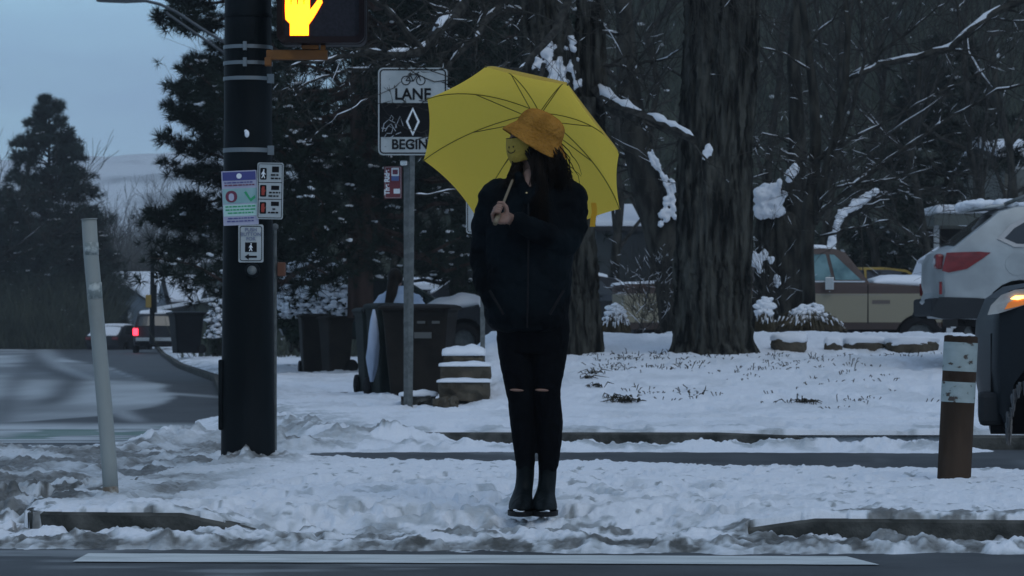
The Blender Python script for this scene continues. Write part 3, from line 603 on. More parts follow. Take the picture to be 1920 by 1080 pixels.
conifer('spruce_tree', 'dark conifer right beside the white delineator post, beyond the street', 165, 640, 168, 7.0, 2.0, 17, .02, .2, 120, .40, 36, 24, (M['needle_far'], M['bark2']), .05, power=.7)
# --- bare trees beyond the street and on the hillside
def bare(px, py, d, h, label, seed, r=.14, group=None, snow=.1, lev=4, thin=.006, name='bare_tree', spread=.75):
    global rng
    old = rng; rng = np.random.default_rng(seed); T = Tree(); b = np.array(P(px, py, d))
    p = limb_pts(b, b + [rng.normal(0, .04) * h, 0, h * .55], 6, .03); T.t.tube(p, np.linspace(r, r * .55, 6), 8)
    for k in range(9):
        i = int(rng.integers(1, 6)); T.grow(p[i], (rng.normal(0, .8), rng.normal(0, .5), .9), h * rng.uniform(.2, .36), r * .42, lev - 1, snow, spread, .22, 4, 5, thin)
    o = T.done(name, label, 'tree', tuple(b), M['bark2'], group); rng = old; return o
for i, (px, py, d, h, lb) in enumerate([
    (-10, 640, 158, 11, 'bare deciduous tree cut by the left edge, beyond the street'),
    (118, 640, 172, 9.6, 'bare tree with a hooked top rising behind the far left spruce'),
    (215, 632, 230, 9.0, 'hazy bare tree just right of the white delineator post, above the grey house'),
    (272, 630, 240, 11.5, 'tallest hazy bare tree above the snowy roofs'),
    (330, 630, 235, 8.5, 'hazy bare tree nearest the pine left of the signal pole')]):
    bare(px, py, d, h, lb, 100 + i, .13, 'bare trees beyond the street', .02, 4, .016)
ii = 0
for px, py, d, h in ((665, 560, 84, 9.5), (735, 560, 90, 11), (930, 560, 76, 12), (1150, 560, 74, 11), (1225, 560, 80, 12), (1440, 560, 78, 12), (1560, 560, 74, 12), (1650, 560, 82, 12), (1735, 560, 76, 10), (1840, 560, 80, 11), (1900, 560, 74, 11)):
    ii += 1
    lb = {1: 'bare tree seen between the signal pole and the bicycle lane sign', 2: 'bare tree behind the bicycle lane sign', 3: 'bare tree behind the yellow umbrella', 4: 'bare tree just right of the umbrella, in front of the hillside', 5: 'bare tree left of the thick furrowed trunk, in front of the hillside', 6: 'bare tree right of the thick furrowed trunk, in front of the hillside', 7: 'bare tree above the cab of the pickup', 8: 'bare tree above the yellow car', 9: 'bare tree above the snow covered van', 10: 'bare tree above the rear of the silver car', 11: 'bare tree at the right edge above the house roof'}[ii]
    bare(px, py, d, h, lb, 200 + ii, .12, 'bare trees in front of the hillside', .10, 4, .006)
# far-off woods that read as one mass
def brush(name, n, region, hh, seed, m, wd=.02, snowp=.0):
    rg = np.random.default_rng(seed); b = region(rg, n); h = rg.uniform(*hh, n); an = rg.uniform(0, math.pi, n)
    tip = b + np.stack([rg.normal(0, .4, n) * h, rg.normal(0, .3, n) * h, h], 1); o_ = np.stack([np.cos(an), np.sin(an), 0 * an], 1) * (wd * rg.uniform(.5, 1.5, n))[:, None]
    md = (b + tip) / 2 + rg.normal(0, .06, (n, 3)) * h[:, None]
    v = np.stack([b - o_, b + o_, md + o_ * .6, md - o_ * .6, tip], 1).reshape(-1, 3); mb = MB(); mb.v = [v]; mb.n = len(v)
    mb.f = [f for k in range(n) for f in ((5 * k, 5 * k + 1, 5 * k + 2, 5 * k + 3), (5 * k + 3, 5 * k + 2, 5 * k + 4))]
    return tag(mb.build(name, m), kind='stuff')
def hz(X, Y): return -.3 + 40 * sstep(92, 175, Y) * sstep(-14 - .02 * (Y - 92), 4, X) * (.9 + .35 * fbm(X * .06, Y * .06, 4, 74))
def reg_hill(rg, n):
    y = rg.uniform(88, 150, n); x = rg.uniform(-9, 30, n); return np.stack([x, y, hz(x, y) - .2], 1)
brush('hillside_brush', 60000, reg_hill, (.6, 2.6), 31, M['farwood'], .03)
def reg_far(rg, n):
    y = rg.uniform(255, 330, n); x = rg.uniform(-58, -22, n); return np.stack([x, y, 0 * x - .3], 1)
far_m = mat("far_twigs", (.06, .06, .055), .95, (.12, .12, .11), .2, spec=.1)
brush('far_wood', 17000, reg_far, (5, 13), 32, far_m, .05)
def reg_left(rg, n):
    y = rg.uniform(153, 200, n); x = -y * rg.uniform(.127, .185, n); return np.stack([x, y, 0 * x - .3], 1)
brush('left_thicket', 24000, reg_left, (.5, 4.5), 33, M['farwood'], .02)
# snow specks lying in the hillside brush
rg = np.random.default_rng(5); mb = MB()
for k in range(900):
    y = rg.uniform(90, 140); x = rg.uniform(-8, 26); z = float(hz(np.array([x]), np.array([y]))[0]) + rg.uniform(.2, 1.4); s_ = rg.uniform(.03, .10)
    mb.ell((x, y, z), (s_ * rg.uniform(1, 3), s_, s_ * .7), nu=5, nv=3)
tag(mb.build('brush_snow', M['snowcap']), kind='stuff')
# --- shrubs and grasses
def shrub(name, label, px0, px1, py_top, py_b, d, seed, m_leaf, snow, n=2600, leaf=.05):
    rg = np.random.default_rng(seed); a = P(px0, py_b, d); b = P(px1, py_top, d); cx = (a.x + b.x) / 2; rx = (b.x - a.x) / 2; h = b.z - a.z
    root = thing(name, label, 'shrub', (cx, d, a.z)); st = MB(); lf = MB(); sn = MB()
    for k in range(40):
        e = np.array([cx + rg.normal(0, .45) * rx, d + rg.normal(0, .3) * rx, a.z + h * rg.uniform(.5, 1.0)]); st.tube(limb_pts((cx + rg.normal(0, .2) * rx, d, a.z - .1), e, 5, .06, 0, rg), np.linspace(.02, .005, 5), 4)
    for k in range(n):
        q = rg.normal(0, 1, 3); q /= np.linalg.norm(q); q *= rg.uniform(.55, 1.0) * (1 + .25 * math.sin(q[0] * 7 + seed) * math.cos(q[2] * 9)); c = np.array([cx + q[0] * rx, d + q[1] * rx * .8, a.z + h * .48 + q[2] * h * .5])
        r_ = rg.normal(0, 1, (2, 3)); r_ /= np.linalg.norm(r_, axis=1)[:, None]; l = leaf * rg.uniform(.6, 1.5)
        t = lf if rg.random() > snow or q[2] < -.35 else sn
        if t is sn: sn.ell(c + [0, 0, .02], (l * 1.1, l * 1.1, l * .55), nu=6, nv=4)
        else: lf.add([c - r_[0] * l, c + r_[1] * l * .6, c + r_[0] * l, c - r_[1] * l * .6], [(0, 1, 2, 3)])
    st.build('stems', M['twig'], root); lf.build('foliage', m_leaf, root); sn.build('snow', M['snowcap'], root, smooth=True); return root
lfm = mat("evergreen_leaves", (.012, .02, .014), .8, (.03, .045, .03), 3)
strw = mat("dry_straw", (.06, .05, .032), .9, (.12, .10, .066), 6)
shrub('evergreen_bush', 'round evergreen bush thickly dotted with snow, just right of the signal pole', 500, 662, 482, 650, 62, 41, lfm, .5, 6500, .055)
shrub('evergreen_bush', 'snow dotted bush at the left of the signal pole, beyond the lone wheeled bin', 385, 440, 560, 668, 88, 42, lfm, .3, 1400, .06)
def grass_clump(label, px0, px1, py_top, py_b, d, seed):
    rg = np.random.default_rng(seed); a = P(px0, py_b, d); b = P(px1, py_top, d); cx = (a.x + b.x) / 2; rx = (b.x - a.x) / 2; h = b.z - a.z
    root = thing('ornamental_grass', label, 'grass clump', (cx, d, a.z), group='clumps of tan grass on the snow bank'); g = MB(); sn = MB()
    for k in range(900):
        az = rg.uniform(0, 6.28); r_ = rg.uniform(.2, 1.1) * rx; e = np.array([math.cos(az) * r_, math.sin(az) * r_, 0]); hh = h * rg.uniform(.75, 1.0) * math.sqrt(max(.05, 1 - .75 * (r_ / (1.15 * rx)) ** 2))
        p = [np.array([cx, d, a.z - .1]) + e * .25, np.array([cx, d, a.z]) + e * .55 + [0, 0, hh], np.array([cx, d, a.z]) + e * .95 + [0, 0, hh * rg.uniform(.75, .95)], np.array([cx, d, a.z]) + e * 1.15 + [0, 0, hh * rg.uniform(.2, .6)]]
        g.tube(p, [.006, .005, .004, .002], 3)
        if rg.random() < .16: sn.ell(p[1] + [rg.normal(0, .03), 0, .01], (.055, .05, .03), Matrix.Rotation(rg.uniform(-.6, .6), 3, 'Y'), 6, 4)
        if rg.random() < .14: sn.tube([p[2] + [0, 0, .01], (p[2] + p[3]) / 2 + [0, 0, .02]], [.012, .006], 4)
    g.build('blades', strw, root); sn.build('snow', M['snowcap'], root, smooth=True)
grass_clump('tan ornamental grass clump bent under snow at the foot of the slender tree', 1456, 1576, 572, 632, 43.3, 51)
grass_clump('snowy tan grass clump at the right foot of the forked tree', 1128, 1178, 572, 634, 43.5, 52)
grass_clump('thin grass clump beside the right foot of the thick furrowed trunk', 1418, 1450, 560, 632, 43.0, 53)
T = Tree()
for k in range(60): T.grow(P(rng.uniform(1185, 1270), rng.uniform(560, 632), 43 + rng.uniform(0, 1)), (rng.normal(0, .5), 0, 1), rng.uniform(.25, .6), .006, 2, .8, .8, .1, 3, 3, .003)
T.done('twiggy_shrub', 'bare twiggy shrub holding snow in front of the pickup bed', 'shrub', P(1230, 632, 43.3), M['bark2'])
T = Tree()
for k in range(30): T.grow(P(rng.uniform(1415, 1470), rng.uniform(500, 630), 44 + rng.uniform(0, 1)), (rng.normal(0, .6), 0, 1), rng.uniform(.25, .6), .006, 2, .8, .8, .1, 3, 3, .003)
T.done('twiggy_shrub', 'bare twiggy shrub right against the right side of the thick furrowed trunk', 'shrub', P(1440, 632, 44), M['bark2'])
# dead grass and leaves poking out of the snowy slope
rg = np.random.default_rng(9); mb = MB()
def slope_z(x, y): return float(snow_surface(np.array([[x]]), np.array([[y]]))[0][0, 0])
for k in range(430):
    y = rg.uniform(31, 38.8); px = rg.choice([rg.uniform(1060, 1760), rg.normal(1290, 60), rg.normal(1530, 110), rg.normal(1150, 40)]); x = (px - 960) * y / FPX; z = slope_z(x, y)
    if z < 0 or fbm(np.array([x * 1.3]), np.array([y * .8]), 3, 88)[0] < .5: continue
    y += rg.normal(0, .3); z = slope_z(x, y)
    for j in range(int(rg.integers(1, 6))):
        e = rg.normal(0, .05, 3); hh = rg.uniform(.008, .04) * (3 if rg.random() < .10 else 1)
        mb.tube([(x + e[0], y + e[1], z - .02), (x + e[0] * 1.4, y, z + hh * .7), (x + e[0] * 1.5 + rg.normal(0, .015), y, z + hh * rg.uniform(.6, 1))], [.004, .006, .002], 3)
for px, py in ((1100, 735), (1118, 742), (1150, 745), (1180, 752), (1190, 748), (1165, 757), (1512, 756), (1500, 758), (1110, 728), (1385, 668), (1340, 655)):
    y = 34 + rg.uniform(-.4, .4) if py > 700 else 38; 
    for it in range(30):
        zz = slope_z((px - 960) * y / FPX, y); y2 = (CH - zz) * FPX / (py - HY); y = .5 * y + .5 * min(max(y2, 29), 39)
    x = (px - 960) * y / FPX; z = slope_z(x, y)
    for j in range(16):
        e = rg.normal(0, 1, 3); o2 = rg.normal(0, .07); mb.tube([(x + o2, y, z), (x + o2 + e[0] * .03, y + e[1] * .04, z + .02 + abs(e[2]) * .02), (x + o2 + e[0] * .08, y + e[1] * .06, z + abs(e[2]) * .02)], [.003, .008, .002], 3)
tag(mb.build('dead_grass', mat("dead_grass", (.022, .02, .016), .9, (.06, .052, .036), 5)), kind='stuff')
# ================================================================ signal pole with its signs
pole_m = mat("dark_pole_paint", (.003, .005, .006), .5, (.007, .010, .012), 3, (1, 1, .4), bump=.15, bscale=20)
dP = 19.2; pb = P(465, 874, dP); PX = pb.x; GZ = -.02
root = thing('signal_pole', 'thick dark green metal signal pole rising from churned snow at the left', 'pole', (PX, dP, GZ))
RP = .152
g = MB(); g.lathe([(RP + .012, -.15), (RP + .010, .02), (RP + .006, .5), (RP - .004, 1.5), (RP - .016, 3.2), (RP - .03, 6.2)], (PX, dP, GZ), 40, cap=True); g.build('shaft', pole_m, root, smooth=False, bevel=0)
for o in root.children: 
    o.data.polygons.foreach_set('use_smooth', [True] * len(o.data.polygons)); es_ = o.modifiers.new('e', 'EDGE_SPLIT'); es_.split_angle = R(50)
g = MB(); g.box((PX - RP - .005, dP - .02, P(0, 740, dP).z), (.03, .10, .42)); g.build('hand_hole_cover', pole_m, root, bevel=.01)
bandm = mat("steel_band", (.16, .18, .19), .45, metal=.6)
for py, hh, bk in ((90, .022, 'c'), (120, .022, 'c'), (149, .022, 'r'), (283, .026, 'r'), (30, .02, 'n')):
    z = P(0, py, dP).z; g = MB(); r_ = RP - .012 + .004
    g.lathe([(r_, -hh / 2), (r_ + .004, -hh / 2), (r_ + .004, hh / 2), (r_, hh / 2)], (PX, dP, z), 40)
    if bk == 'c': g.box((PX - .006, dP - r_ - .012, z), (.022, .02, .052))
    if bk == 'r': g.box((PX + r_ * .93, dP - r_ * .4, z), (.05, .04, .055))
    g.build('band', bandm if bk != 'n' else pole_m, root)
g = MB(); g.ell(P(463, 251, dP - .155), (.014, .012, .022)); g.ell(P(461, 246, dP - .155), (.010, .01, .010)); g.build('snow', M['snowcap'], root, smooth=True)
# conduit behind the pole with orange junction box
t2 = thing('conduit_post', 'slim grey conduit with a small orange brown box close behind the signal pole', 'conduit', P(516, 880, 19.6))
MB().tube([P(516, 890, 19.6), P(516, 425, 19.6)], .010, 8).build('tube', M['steel'], t2); MB().ell(P(516, 425, 19.6), (.02, .02, .02)).build('cap', M['steel'], t2, smooth=True)
MB().box(P(528, 505, 19.6), (.05, .05, .085)).build('box', mat("orange_brown_box", (.14, .055, .03), .7), t2, bevel=.006)
# pedestrian signal
t = thing('pedestrian_signal', 'black pedestrian signal showing a lit raised hand, bracketed right of the signal pole', 'traffic signal', P(602, 80, 18.95))
ds_ = 18.95; sc = ds_ / FPX
def rrect(w_, h, r, n=6, cx=0, cy=0): return [(cx + sx * (w_ / 2 - r) + r * math.cos(a), cy + sy * (h / 2 - r) + r * math.sin(a)) for sx, sy, a0 in ((1, 1, 0), (-1, 1, 90), (-1, -1, 180), (1, -1, 270)) for a in [R(a0 + 90 * k / n) for k in range(n + 1)]]
cS = P(602.5, 0, ds_); hw = 166 * sc; z0_ = P(0, 83, ds_).z; hh = .47; cz = z0_ + hh / 2
U, W_ = (1, 0, 0), (0, 0, 1)
hous = mat("signal_housing", (.01, .006, .008), .5)
g = MB(); g.prism(rrect(hw, hh, .05), (cS.x, ds_, cz), U, W_, .2); g.build('housing', hous, t, bevel=.012)
g = MB(); o_ = rrect(hw - .006, hh - .006, .05); i_ = rrect(hw - .075, hh - .085, .03); k = len(o_)
V = [Vector((cS.x + a, ds_ - .07, cz + b)) for a, b in o_] + [Vector((cS.x + a, ds_ - .05, cz + b)) for a, b in i_] + [Vector((cS.x + a, ds_ - .001, cz + b)) for a, b in i_] + [Vector((cS.x + a, ds_ - .001, cz + b)) for a, b in o_]
g.add(V, [(j + r_ * k, (j + 1) % k + r_ * k, (j + 1) % k + ((r_ + 1) % 4) * k, j + ((r_ + 1) % 4) * k) for r_ in range(4) for j in range(k)]); g.build('visor', hous, t)
g = MB(); g.prism(i_, (cS.x, ds_ - .012, cz), U, W_, .006); g.build('lens', mat("signal_lens", (.018, .017, .022), .25, (.024, .023, .03), 60), t)
hand = [(0, 0), (38, 0), (38, 22), (46, 30), (52, 40), (60, 50), (70, 62), (69, 67), (62, 68), (50, 58), (46, 54), (45, 78), (45, 100), (42, 104), (38, 102), (37, 76), (35, 76), (34, 112), (31, 116), (27, 114), (26, 78), (24, 78), (22, 110), (19, 114), (15, 112), (15, 76), (13, 76), (10, 98), (7, 101), (3, 98), (3, 60), (-8, 50), (-10, 36), (-3, 24), (0, 18)]
hand = [(0, 0), (34, 0), (34, 20), (42, 31), (50, 44), (60, 62), (58, 67), (52, 66), (44, 55), (37, 47), (36, 60), (36, 92), (33, 96), (29, 94), (27, 58), (24.5, 58), (24, 100), (21, 104), (17, 102), (15, 57), (12.5, 57), (11, 98), (8, 102), (4, 100), (3, 58), (.5, 58), (-1, 84), (-4, 88), (-8, 85), (-9, 56), (-9, 46), (-8, 30), (0, 22)]
def hpoly(off, sy=1): return [(a * sc, b * sc * sy) for a, b in hand]
hp = P(544, 66, ds_ - .022); em1 = mat("lit_hand", (.8, .5, .1), .5, emit=(1, .92, .0), es=2.2); em2 = mat("painted_hand_glow", (.6, .1, .02), .5, emit=(1, .06, .0), es=1.3)
g = MB(); poly = hpoly(0); g.prism(poly, hp, U, W_, .002); g.build('hand_symbol', em1, t)
cxh = sum(a for a, b in poly) / len(poly); 
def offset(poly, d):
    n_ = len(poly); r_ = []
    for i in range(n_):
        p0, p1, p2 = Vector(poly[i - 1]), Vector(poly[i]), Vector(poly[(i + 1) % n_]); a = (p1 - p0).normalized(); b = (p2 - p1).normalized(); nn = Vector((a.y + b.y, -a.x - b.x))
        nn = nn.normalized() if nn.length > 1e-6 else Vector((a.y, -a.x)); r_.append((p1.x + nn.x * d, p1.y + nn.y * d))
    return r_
g = MB(); g.prism(offset(poly, .0045), hp + Vector((0, .004, 0)), U, W_, .002); g.build('hand_glow_shape', em2, t)  # wider glowing shape behind the hand, painting its red light bleed
orange = mat("orange_bracket", (.24, .085, .010), .7, (.17, .06, .008), 8)
g = MB(); a = P(498, 101, ds_); b = P(613, 101, ds_); g.box(((a.x + b.x) / 2, ds_ + .08, a.z), (b.x - a.x, .06, 18 * sc)); g.box(P(503, 116, ds_ + .08), (.04, .07, .05)); g.box(P(606, 96, ds_ + .08), (.03, .05, .07)); g.box((P(580, 0, ds_).x, ds_ + .08, P(0, 86, ds_).z), (.10, .05, .03)); g.build('bracket', orange, t, bevel=.005)
# --- plates on the pole
def plate(name, label, cat, cx, cy, wpx, hpx, d, rot=0, r=.012, m=None, th=.003, ydir=0.0):
    s_ = d / FPX; c = P(cx, cy, d); root = thing(name, label, cat, c - Vector((0, 0, hpx * s_ / 2)))
    u = Vector((math.cos(rot), ydir, math.sin(rot))).normalized(); nn = Vector((0, -1, 0)); w_ = Vector((-math.sin(rot), 0, math.cos(rot)))
    MB().prism(rrect(wpx * s_, hpx * s_, r), c, u, w_, th).build('panel', m or M['white_sign'], root)
    def el(nm, x0, y0, x1, y1, mm, off=.002, r_=0):   # element given in photo pixels relative to the centre
        pl = [((x0) * s_, (-y0) * s_), (x1 * s_, -y0 * s_), (x1 * s_, -y1 * s_), (x0 * s_, -y1 * s_)][::-1] if not r_ else rrect((x1 - x0) * s_, (y1 - y0) * s_, r_ * s_, 4, (x0 + x1) / 2 * s_, -(y0 + y1) / 2 * s_)
        return MB().prism(pl, c + u.cross(w_) * off, u, w_, .0012).build(nm, mm, root)
    def tx(s, x, y, size, mm, bold=0, sx=1, rr=0):
        uu, ww = (u, w_) if not rr else (w_, -u)
        return text(s, size * s_ * 1.35, c + u * (x * s_) - w_ * (y * s_), root, mm, uu, ww, bold=bold, sx=sx, off=.0045)
    def frame(x0, y0, x1, y1, r_, t_, mm, off=.002):
        a_ = rrect((x1 - x0) * s_, (y1 - y0) * s_, r_ * s_, 5, (x0 + x1) / 2 * s_, -(y0 + y1) / 2 * s_); b_ = rrect((x1 - x0 - 2 * t_) * s_, (y1 - y0 - 2 * t_) * s_, max(.5, r_ - t_) * s_, 5, (x0 + x1) / 2 * s_, -(y0 + y1) / 2 * s_)
        k = len(a_); o_ = c + u.cross(w_) * off; V = [o_ + u * p + w_ * q for p, q in a_ + b_]
        return MB().add(V, [(j, (j + 1) % k, (j + 1) % k + k, j + k) for j in range(k)]).build('border', mm, root)
    def pl(nm, pts, mm, off=.002):
        return MB().prism([(x * s_, -y * s_) for x, y in pts], c + u.cross(w_) * off, u, w_, .0012).build(nm, mm, root, fix=True)
    return root, el, tx, frame, pl
def dash(x0, x1, y, h, m_):      # lines of print too small to read
    rg_ = random.Random(int(x0 * 31 + y * 7)); x = x0; 
    while x < x1 - 2:
        w_ = min(x1, x + rg_.uniform(3, 9)); el('print', x, y - h / 2, w_, y + h / 2, m_, .004); x = w_ + 1.6
BL = M['sign_black']; lav = mat("poster_lavender", (.36, .35, .46), .5, (.42, .42, .52), 6); pur = mat("poster_purple", (.045, .05, .20), .5); teal = mat("poster_teal", (.20, .36, .36), .5, (.26, .42, .42), 10); mint = mat("poster_mint", (.42, .60, .56), .5)
grn = mat("poster_green", (.02, .30, .12), .5); dred = mat("poster_red", (.14, .02, .05), .5); wht = mat("plain_white", (.75, .77, .78), .5); gry = mat("faded_print", (.16, .18, .26), .6)
dpl = dP - .175
t, el, tx, fr, pl = plate('poster', 'tilted lavender and green notice on the left face of the signal pole', 'notice', 450, 371, 66, 102, dpl, R(2.5), .004, lav)
el('header', -31, -49, 31, -33, pur); el('seal', -5, -46, 5, -36, wht, .004, 5)
dash(-28, 28, -29, 2.2, pur); dash(-28, 28, -24, 2.2, dred)
el('picture_band', -32, -18, 32, 10, teal); el('icon_left', -27, -14, -5, 8, dred, .004, 10); el('icon_face', -21, -9, -11, 5, lav, .0055, 5)
pl('check_mark', [(8, -10), (12, -12), (20, 2), (28, -4), (29, 1), (20, 8)], grn, .004)
el('text_band', -32, 12, 32, 34, mint)
for k in range(3): dash(-28 + 4 * (k == 2), 28 - 4 * (k == 2), 16 + 6 * k, 2.6, grn)
dash(-24, 26, 38, 2, pur); dash(-26, 24, 43.5, 2, pur)
t, el, tx, fr, pl = plate('crossing_sign', 'white three panel sign with walking figure and two red hands, on the signal pole', 'sign', 506.5, 358, 49, 106, dpl - .012, R(-1), .012)
fr(-22.5, -51, 22.5, 51, 3, 1.1, BL); el('divider', -22, -16.5, 22, -15.3, BL); el('divider', -22, 15, 22, 16.2, BL)
redm = mat("sign_red", (.30, .03, .015), .5)
for yy in (-32, 0, 32): el('symbol_box', -19, yy - 11, -7, yy + 11, BL, .002, 2)
def walker(pl, cx, cy, s, m_, off=.004):
    pl('figure', [(cx + a * s, cy + b * s) for a, b in [(-.5, -4), (.7, -4), (1.6, -1.4), (3, -.2), (2.6, .5), (.9, -.5), (1, 1.2), (2.2, 4.8), (1.2, 5), (0, 2), (-1.6, 5), (-2.6, 4.6), (-1, 1), (-1.2, -1), (-2.2, .5), (-3, .2), (-1.8, -2.4)]], m_, off)
    pl('figure_head', [(cx + .3 * s + 1.0 * s * math.cos(a), cy - 5.2 * s + 1.0 * s * math.sin(a)) for a in np.linspace(0, 5.6, 8)], m_, off)
walker(pl, -13, -31, 1.5, wht)
hsym = [(-3, 8), (3, 8), (3, 3), (5.5, -1), (4.6, -2.4), (3, -.6), (3, -8), (1.6, -8.6), (.4, -8), (-.8, -8.6), (-2, -8), (-3.4, -5), (-3.6, 2)]
for yy in (0, 32): pl('hand', [(-13 + a * .9, yy + b) for a, b in hsym], redm, .004)
el('block', 3, -46, 16, -35, BL); dash(1, 17, -30, 3, BL); dash(1, 19, -23.5, 3, BL)
el('block', 2, -10, 17, -2, BL); dash(-2, 19, 3, 2.8, BL); dash(-3, 19, 9.5, 2.8, BL)
el('block', 2, 20, 17, 28, BL); dash(5, 13, 34, 3, BL); dash(-3, 16, 40.5, 3, BL)
t, el, tx, fr, pl = plate('push_button_sign', 'small white PUSH BUTTON FOR sign with walking figure and left arrow on the signal pole', 'sign', 470.5, 456.5, 47, 71, dpl + .002, 0, .010)
fr(-21, -33, 21, 33, 5, 1.4, BL); tx('PUSH', 0, -25.5, 7, gry, .0004); tx('BUTTON', 0, -17, 7, gry, .0004); tx('FOR', 0, -8.5, 7, gry, .0004)
el('symbol_box', -11, -2, 11, 16, BL); walker(pl, 0, 7.8, 1.35, wht); pl('arrow', [(-12, 25), (-4, 19.5), (-4, 23), (11, 23), (11, 27), (-4, 27), (-4, 30.5)], BL)
t = thing('push_button', 'round grey push button below the PUSH BUTTON FOR sign', 'push button', P(473, 520, dP - .15))
g = MB(); q = P(473, 507, dP - .165); ry = Matrix.Rotation(R(90), 3, 'X'); g.lathe([(.045, -.03), (.045, .015), (.038, .022), (.0, .022)], q, 24, ry, True); g.build('housing', pole_m, t)
g = MB(); g.lathe([(.028, .02), (.028, .032), (.022, .038), (.0, .04)], q, 20, ry, True); g.build('button', M['steel'], t, smooth=True)
# --- bicycle lane sign on its perforated post
dB_ = 32.0
t = thing('sign_post', 'perforated square steel post carrying the bicycle lane sign', 'post', P(771, 768, dB_ + .06))
g = MB(); a = P(773, 285, dB_ + .06); b = P(769, 772, dB_ + .06); g.box((0, 0, 0), (.062, .05, (a - b).length), None); 
ax = (a - b).normalized(); rt = ax.to_track_quat('Z', 'Y').to_matrix(); V = np.array([list(rt @ Vector(v) + (a + b) / 2) for v in g.v[0]]); g.v = [V]; g.build('post', M['steel'], t, bevel=.006)
g = MB()
for k in range(46):
    q = b.lerp(a, (k + .5) / 46); g.lathe([(.011, 0), (0, .0005)], q + Vector((0, -.027, 0)), 8, ry)
g.build('holes', M['black'], t)
t = thing('channel_post', 'short grey post close behind the bicycle lane sign post carrying the small red sign', 'post', P(762, 768, dB_ + .3))
MB().box((P(762, 0, dB_ + .3).x, dB_ + .3, (P(0, 300, dB_).z + P(0, 760, dB_).z) / 2), (.055, .03, P(0, 300, dB_).z - P(0, 760, dB_).z)).build('post', M['steel'], t, bevel=.004)
MB().box(P(757, 306, dB_ + .27), (.07, .05, .05)).build('clamp', M['chrome'], t, bevel=.008)
t, el, tx, fr, pl = plate('bicycle_lane_sign', 'white and black bicycle LANE BEGINS sign, partly hidden by the yellow umbrella', 'sign', 774, 209, 130, 164, dB_, 0, .05)
fr(-62.5, -79.5, 62.5, 79.5, 8, 2.6, BL); el('black_band', -62, -16, 62, 48, BL)
tx('LANE', 0, -31.5, 22, BL, .004, .95); tx('BEGINS', 0, 62.5, 19, BL, .004, .95)
g = MB(); s_ = dB_ / FPX
def ringp(cx, cy, r, tt, n=24):
    c = P(774 + cx, 209 + cy, dB_) + Vector((0, -.004, 0)); V = [c + Vector((q * math.cos(a), 0, q * math.sin(a))) * s_ for q in (r, r - tt) for a in np.linspace(0, 2 * math.pi, n, endpoint=False)]
    g.add(V, [(j, (j + 1) % n, (j + 1) % n + n, j + n) for j in range(n)])
ringp(-13, -58, 9, 1.8); ringp(15, -58, 9, 1.8)
for a_, b_ in (((-13, -58), (-5, -69)), ((-5, -69), (9, -69)), ((-13, -58), (1, -57)), ((1, -57), (-5, -69)), ((1, -57), (9, -69)), ((15, -58), (8, -72)), ((8, -72), (12, -74)), ((-8, -71), (-1, -71))):
    g.tube([P(774 + a_[0], 209 + a_[1], dB_ - .005), P(774 + b_[0], 209 + b_[1], dB_ - .005)], .9 * s_, 4)
g.build('bicycle_symbol', BL, t)
g = MB(); oo = [(0, -27), (13, 0), (0, 27), (-13, 0)]; V = [P(774 + a, 228 + b, dB_ - .004) for a, b in oo] + [P(774 + a * .68, 228 + b * .76, dB_ - .004) for a, b in oo]
g.add(V, [(j, (j + 1) % 4, (j + 1) % 4 + 4, j + 4) for j in range(4)]); g.build('diamond', wht, t)
g = MB(); rg = np.random.default_rng(77)
for pts in ([(717, 247), (720, 232), (729, 224), (740, 230), (744, 240)], [(722, 246), (728, 236), (737, 240), (734, 250), (725, 250)], [(731, 222), (734, 216), (738, 221), (735, 226)], [(741, 240), (750, 218), (756, 236)], [(724, 252), (720, 258), (730, 260), (738, 254)], [(742, 252), (752, 248)], [(715, 240), (724, 241), (733, 232), (742, 246)]):
    g.tube([P(x, y, dB_ - .004) for x, y in pts], .7 * s_, 4)
g.build('scribble', mat("scratched_paint", (.4, .42, .44), .6), t)
t, el, tx, fr, pl = plate('bus_stop_sign', 'small dark red sign reading The Ride sideways, below the bicycle lane sign', 'sign', 737, 342, 33, 60, dB_ + .27, 0, .008, mat("sign_maroon", (.13, .012, .02), .5, (.17, .018, .026), 8))
tx('The Ride', -11, 0, 9.5, wht, .003, 1, 1); el('panel_top', -3, -27, 11, -3, wht); el('picture', -1, -24, 9, -15, dred, .004); el('band', -3, -12, 11, -3, mat("sign_blue", (.08, .12, .28), .5), .004); el('block', 1, 12, 13, 21, wht); fr(-15, -29, 15, 29, 2, .8, mat("sign_grey", (.35, .36, .35), .5))
t, el, tx, fr, pl = plate('parking_sign', 'white sign with only its left edge showing behind the umbrella and the dark coat', 'sign', 901, 402, 54, 72, 34, 0, .03)
fr(-25, -34, 25, 34, 5, 1.6, BL)
MB().box(P(905, 560, 34.06), (.05, .04, 1.9)).build('post', M['steel'], t)
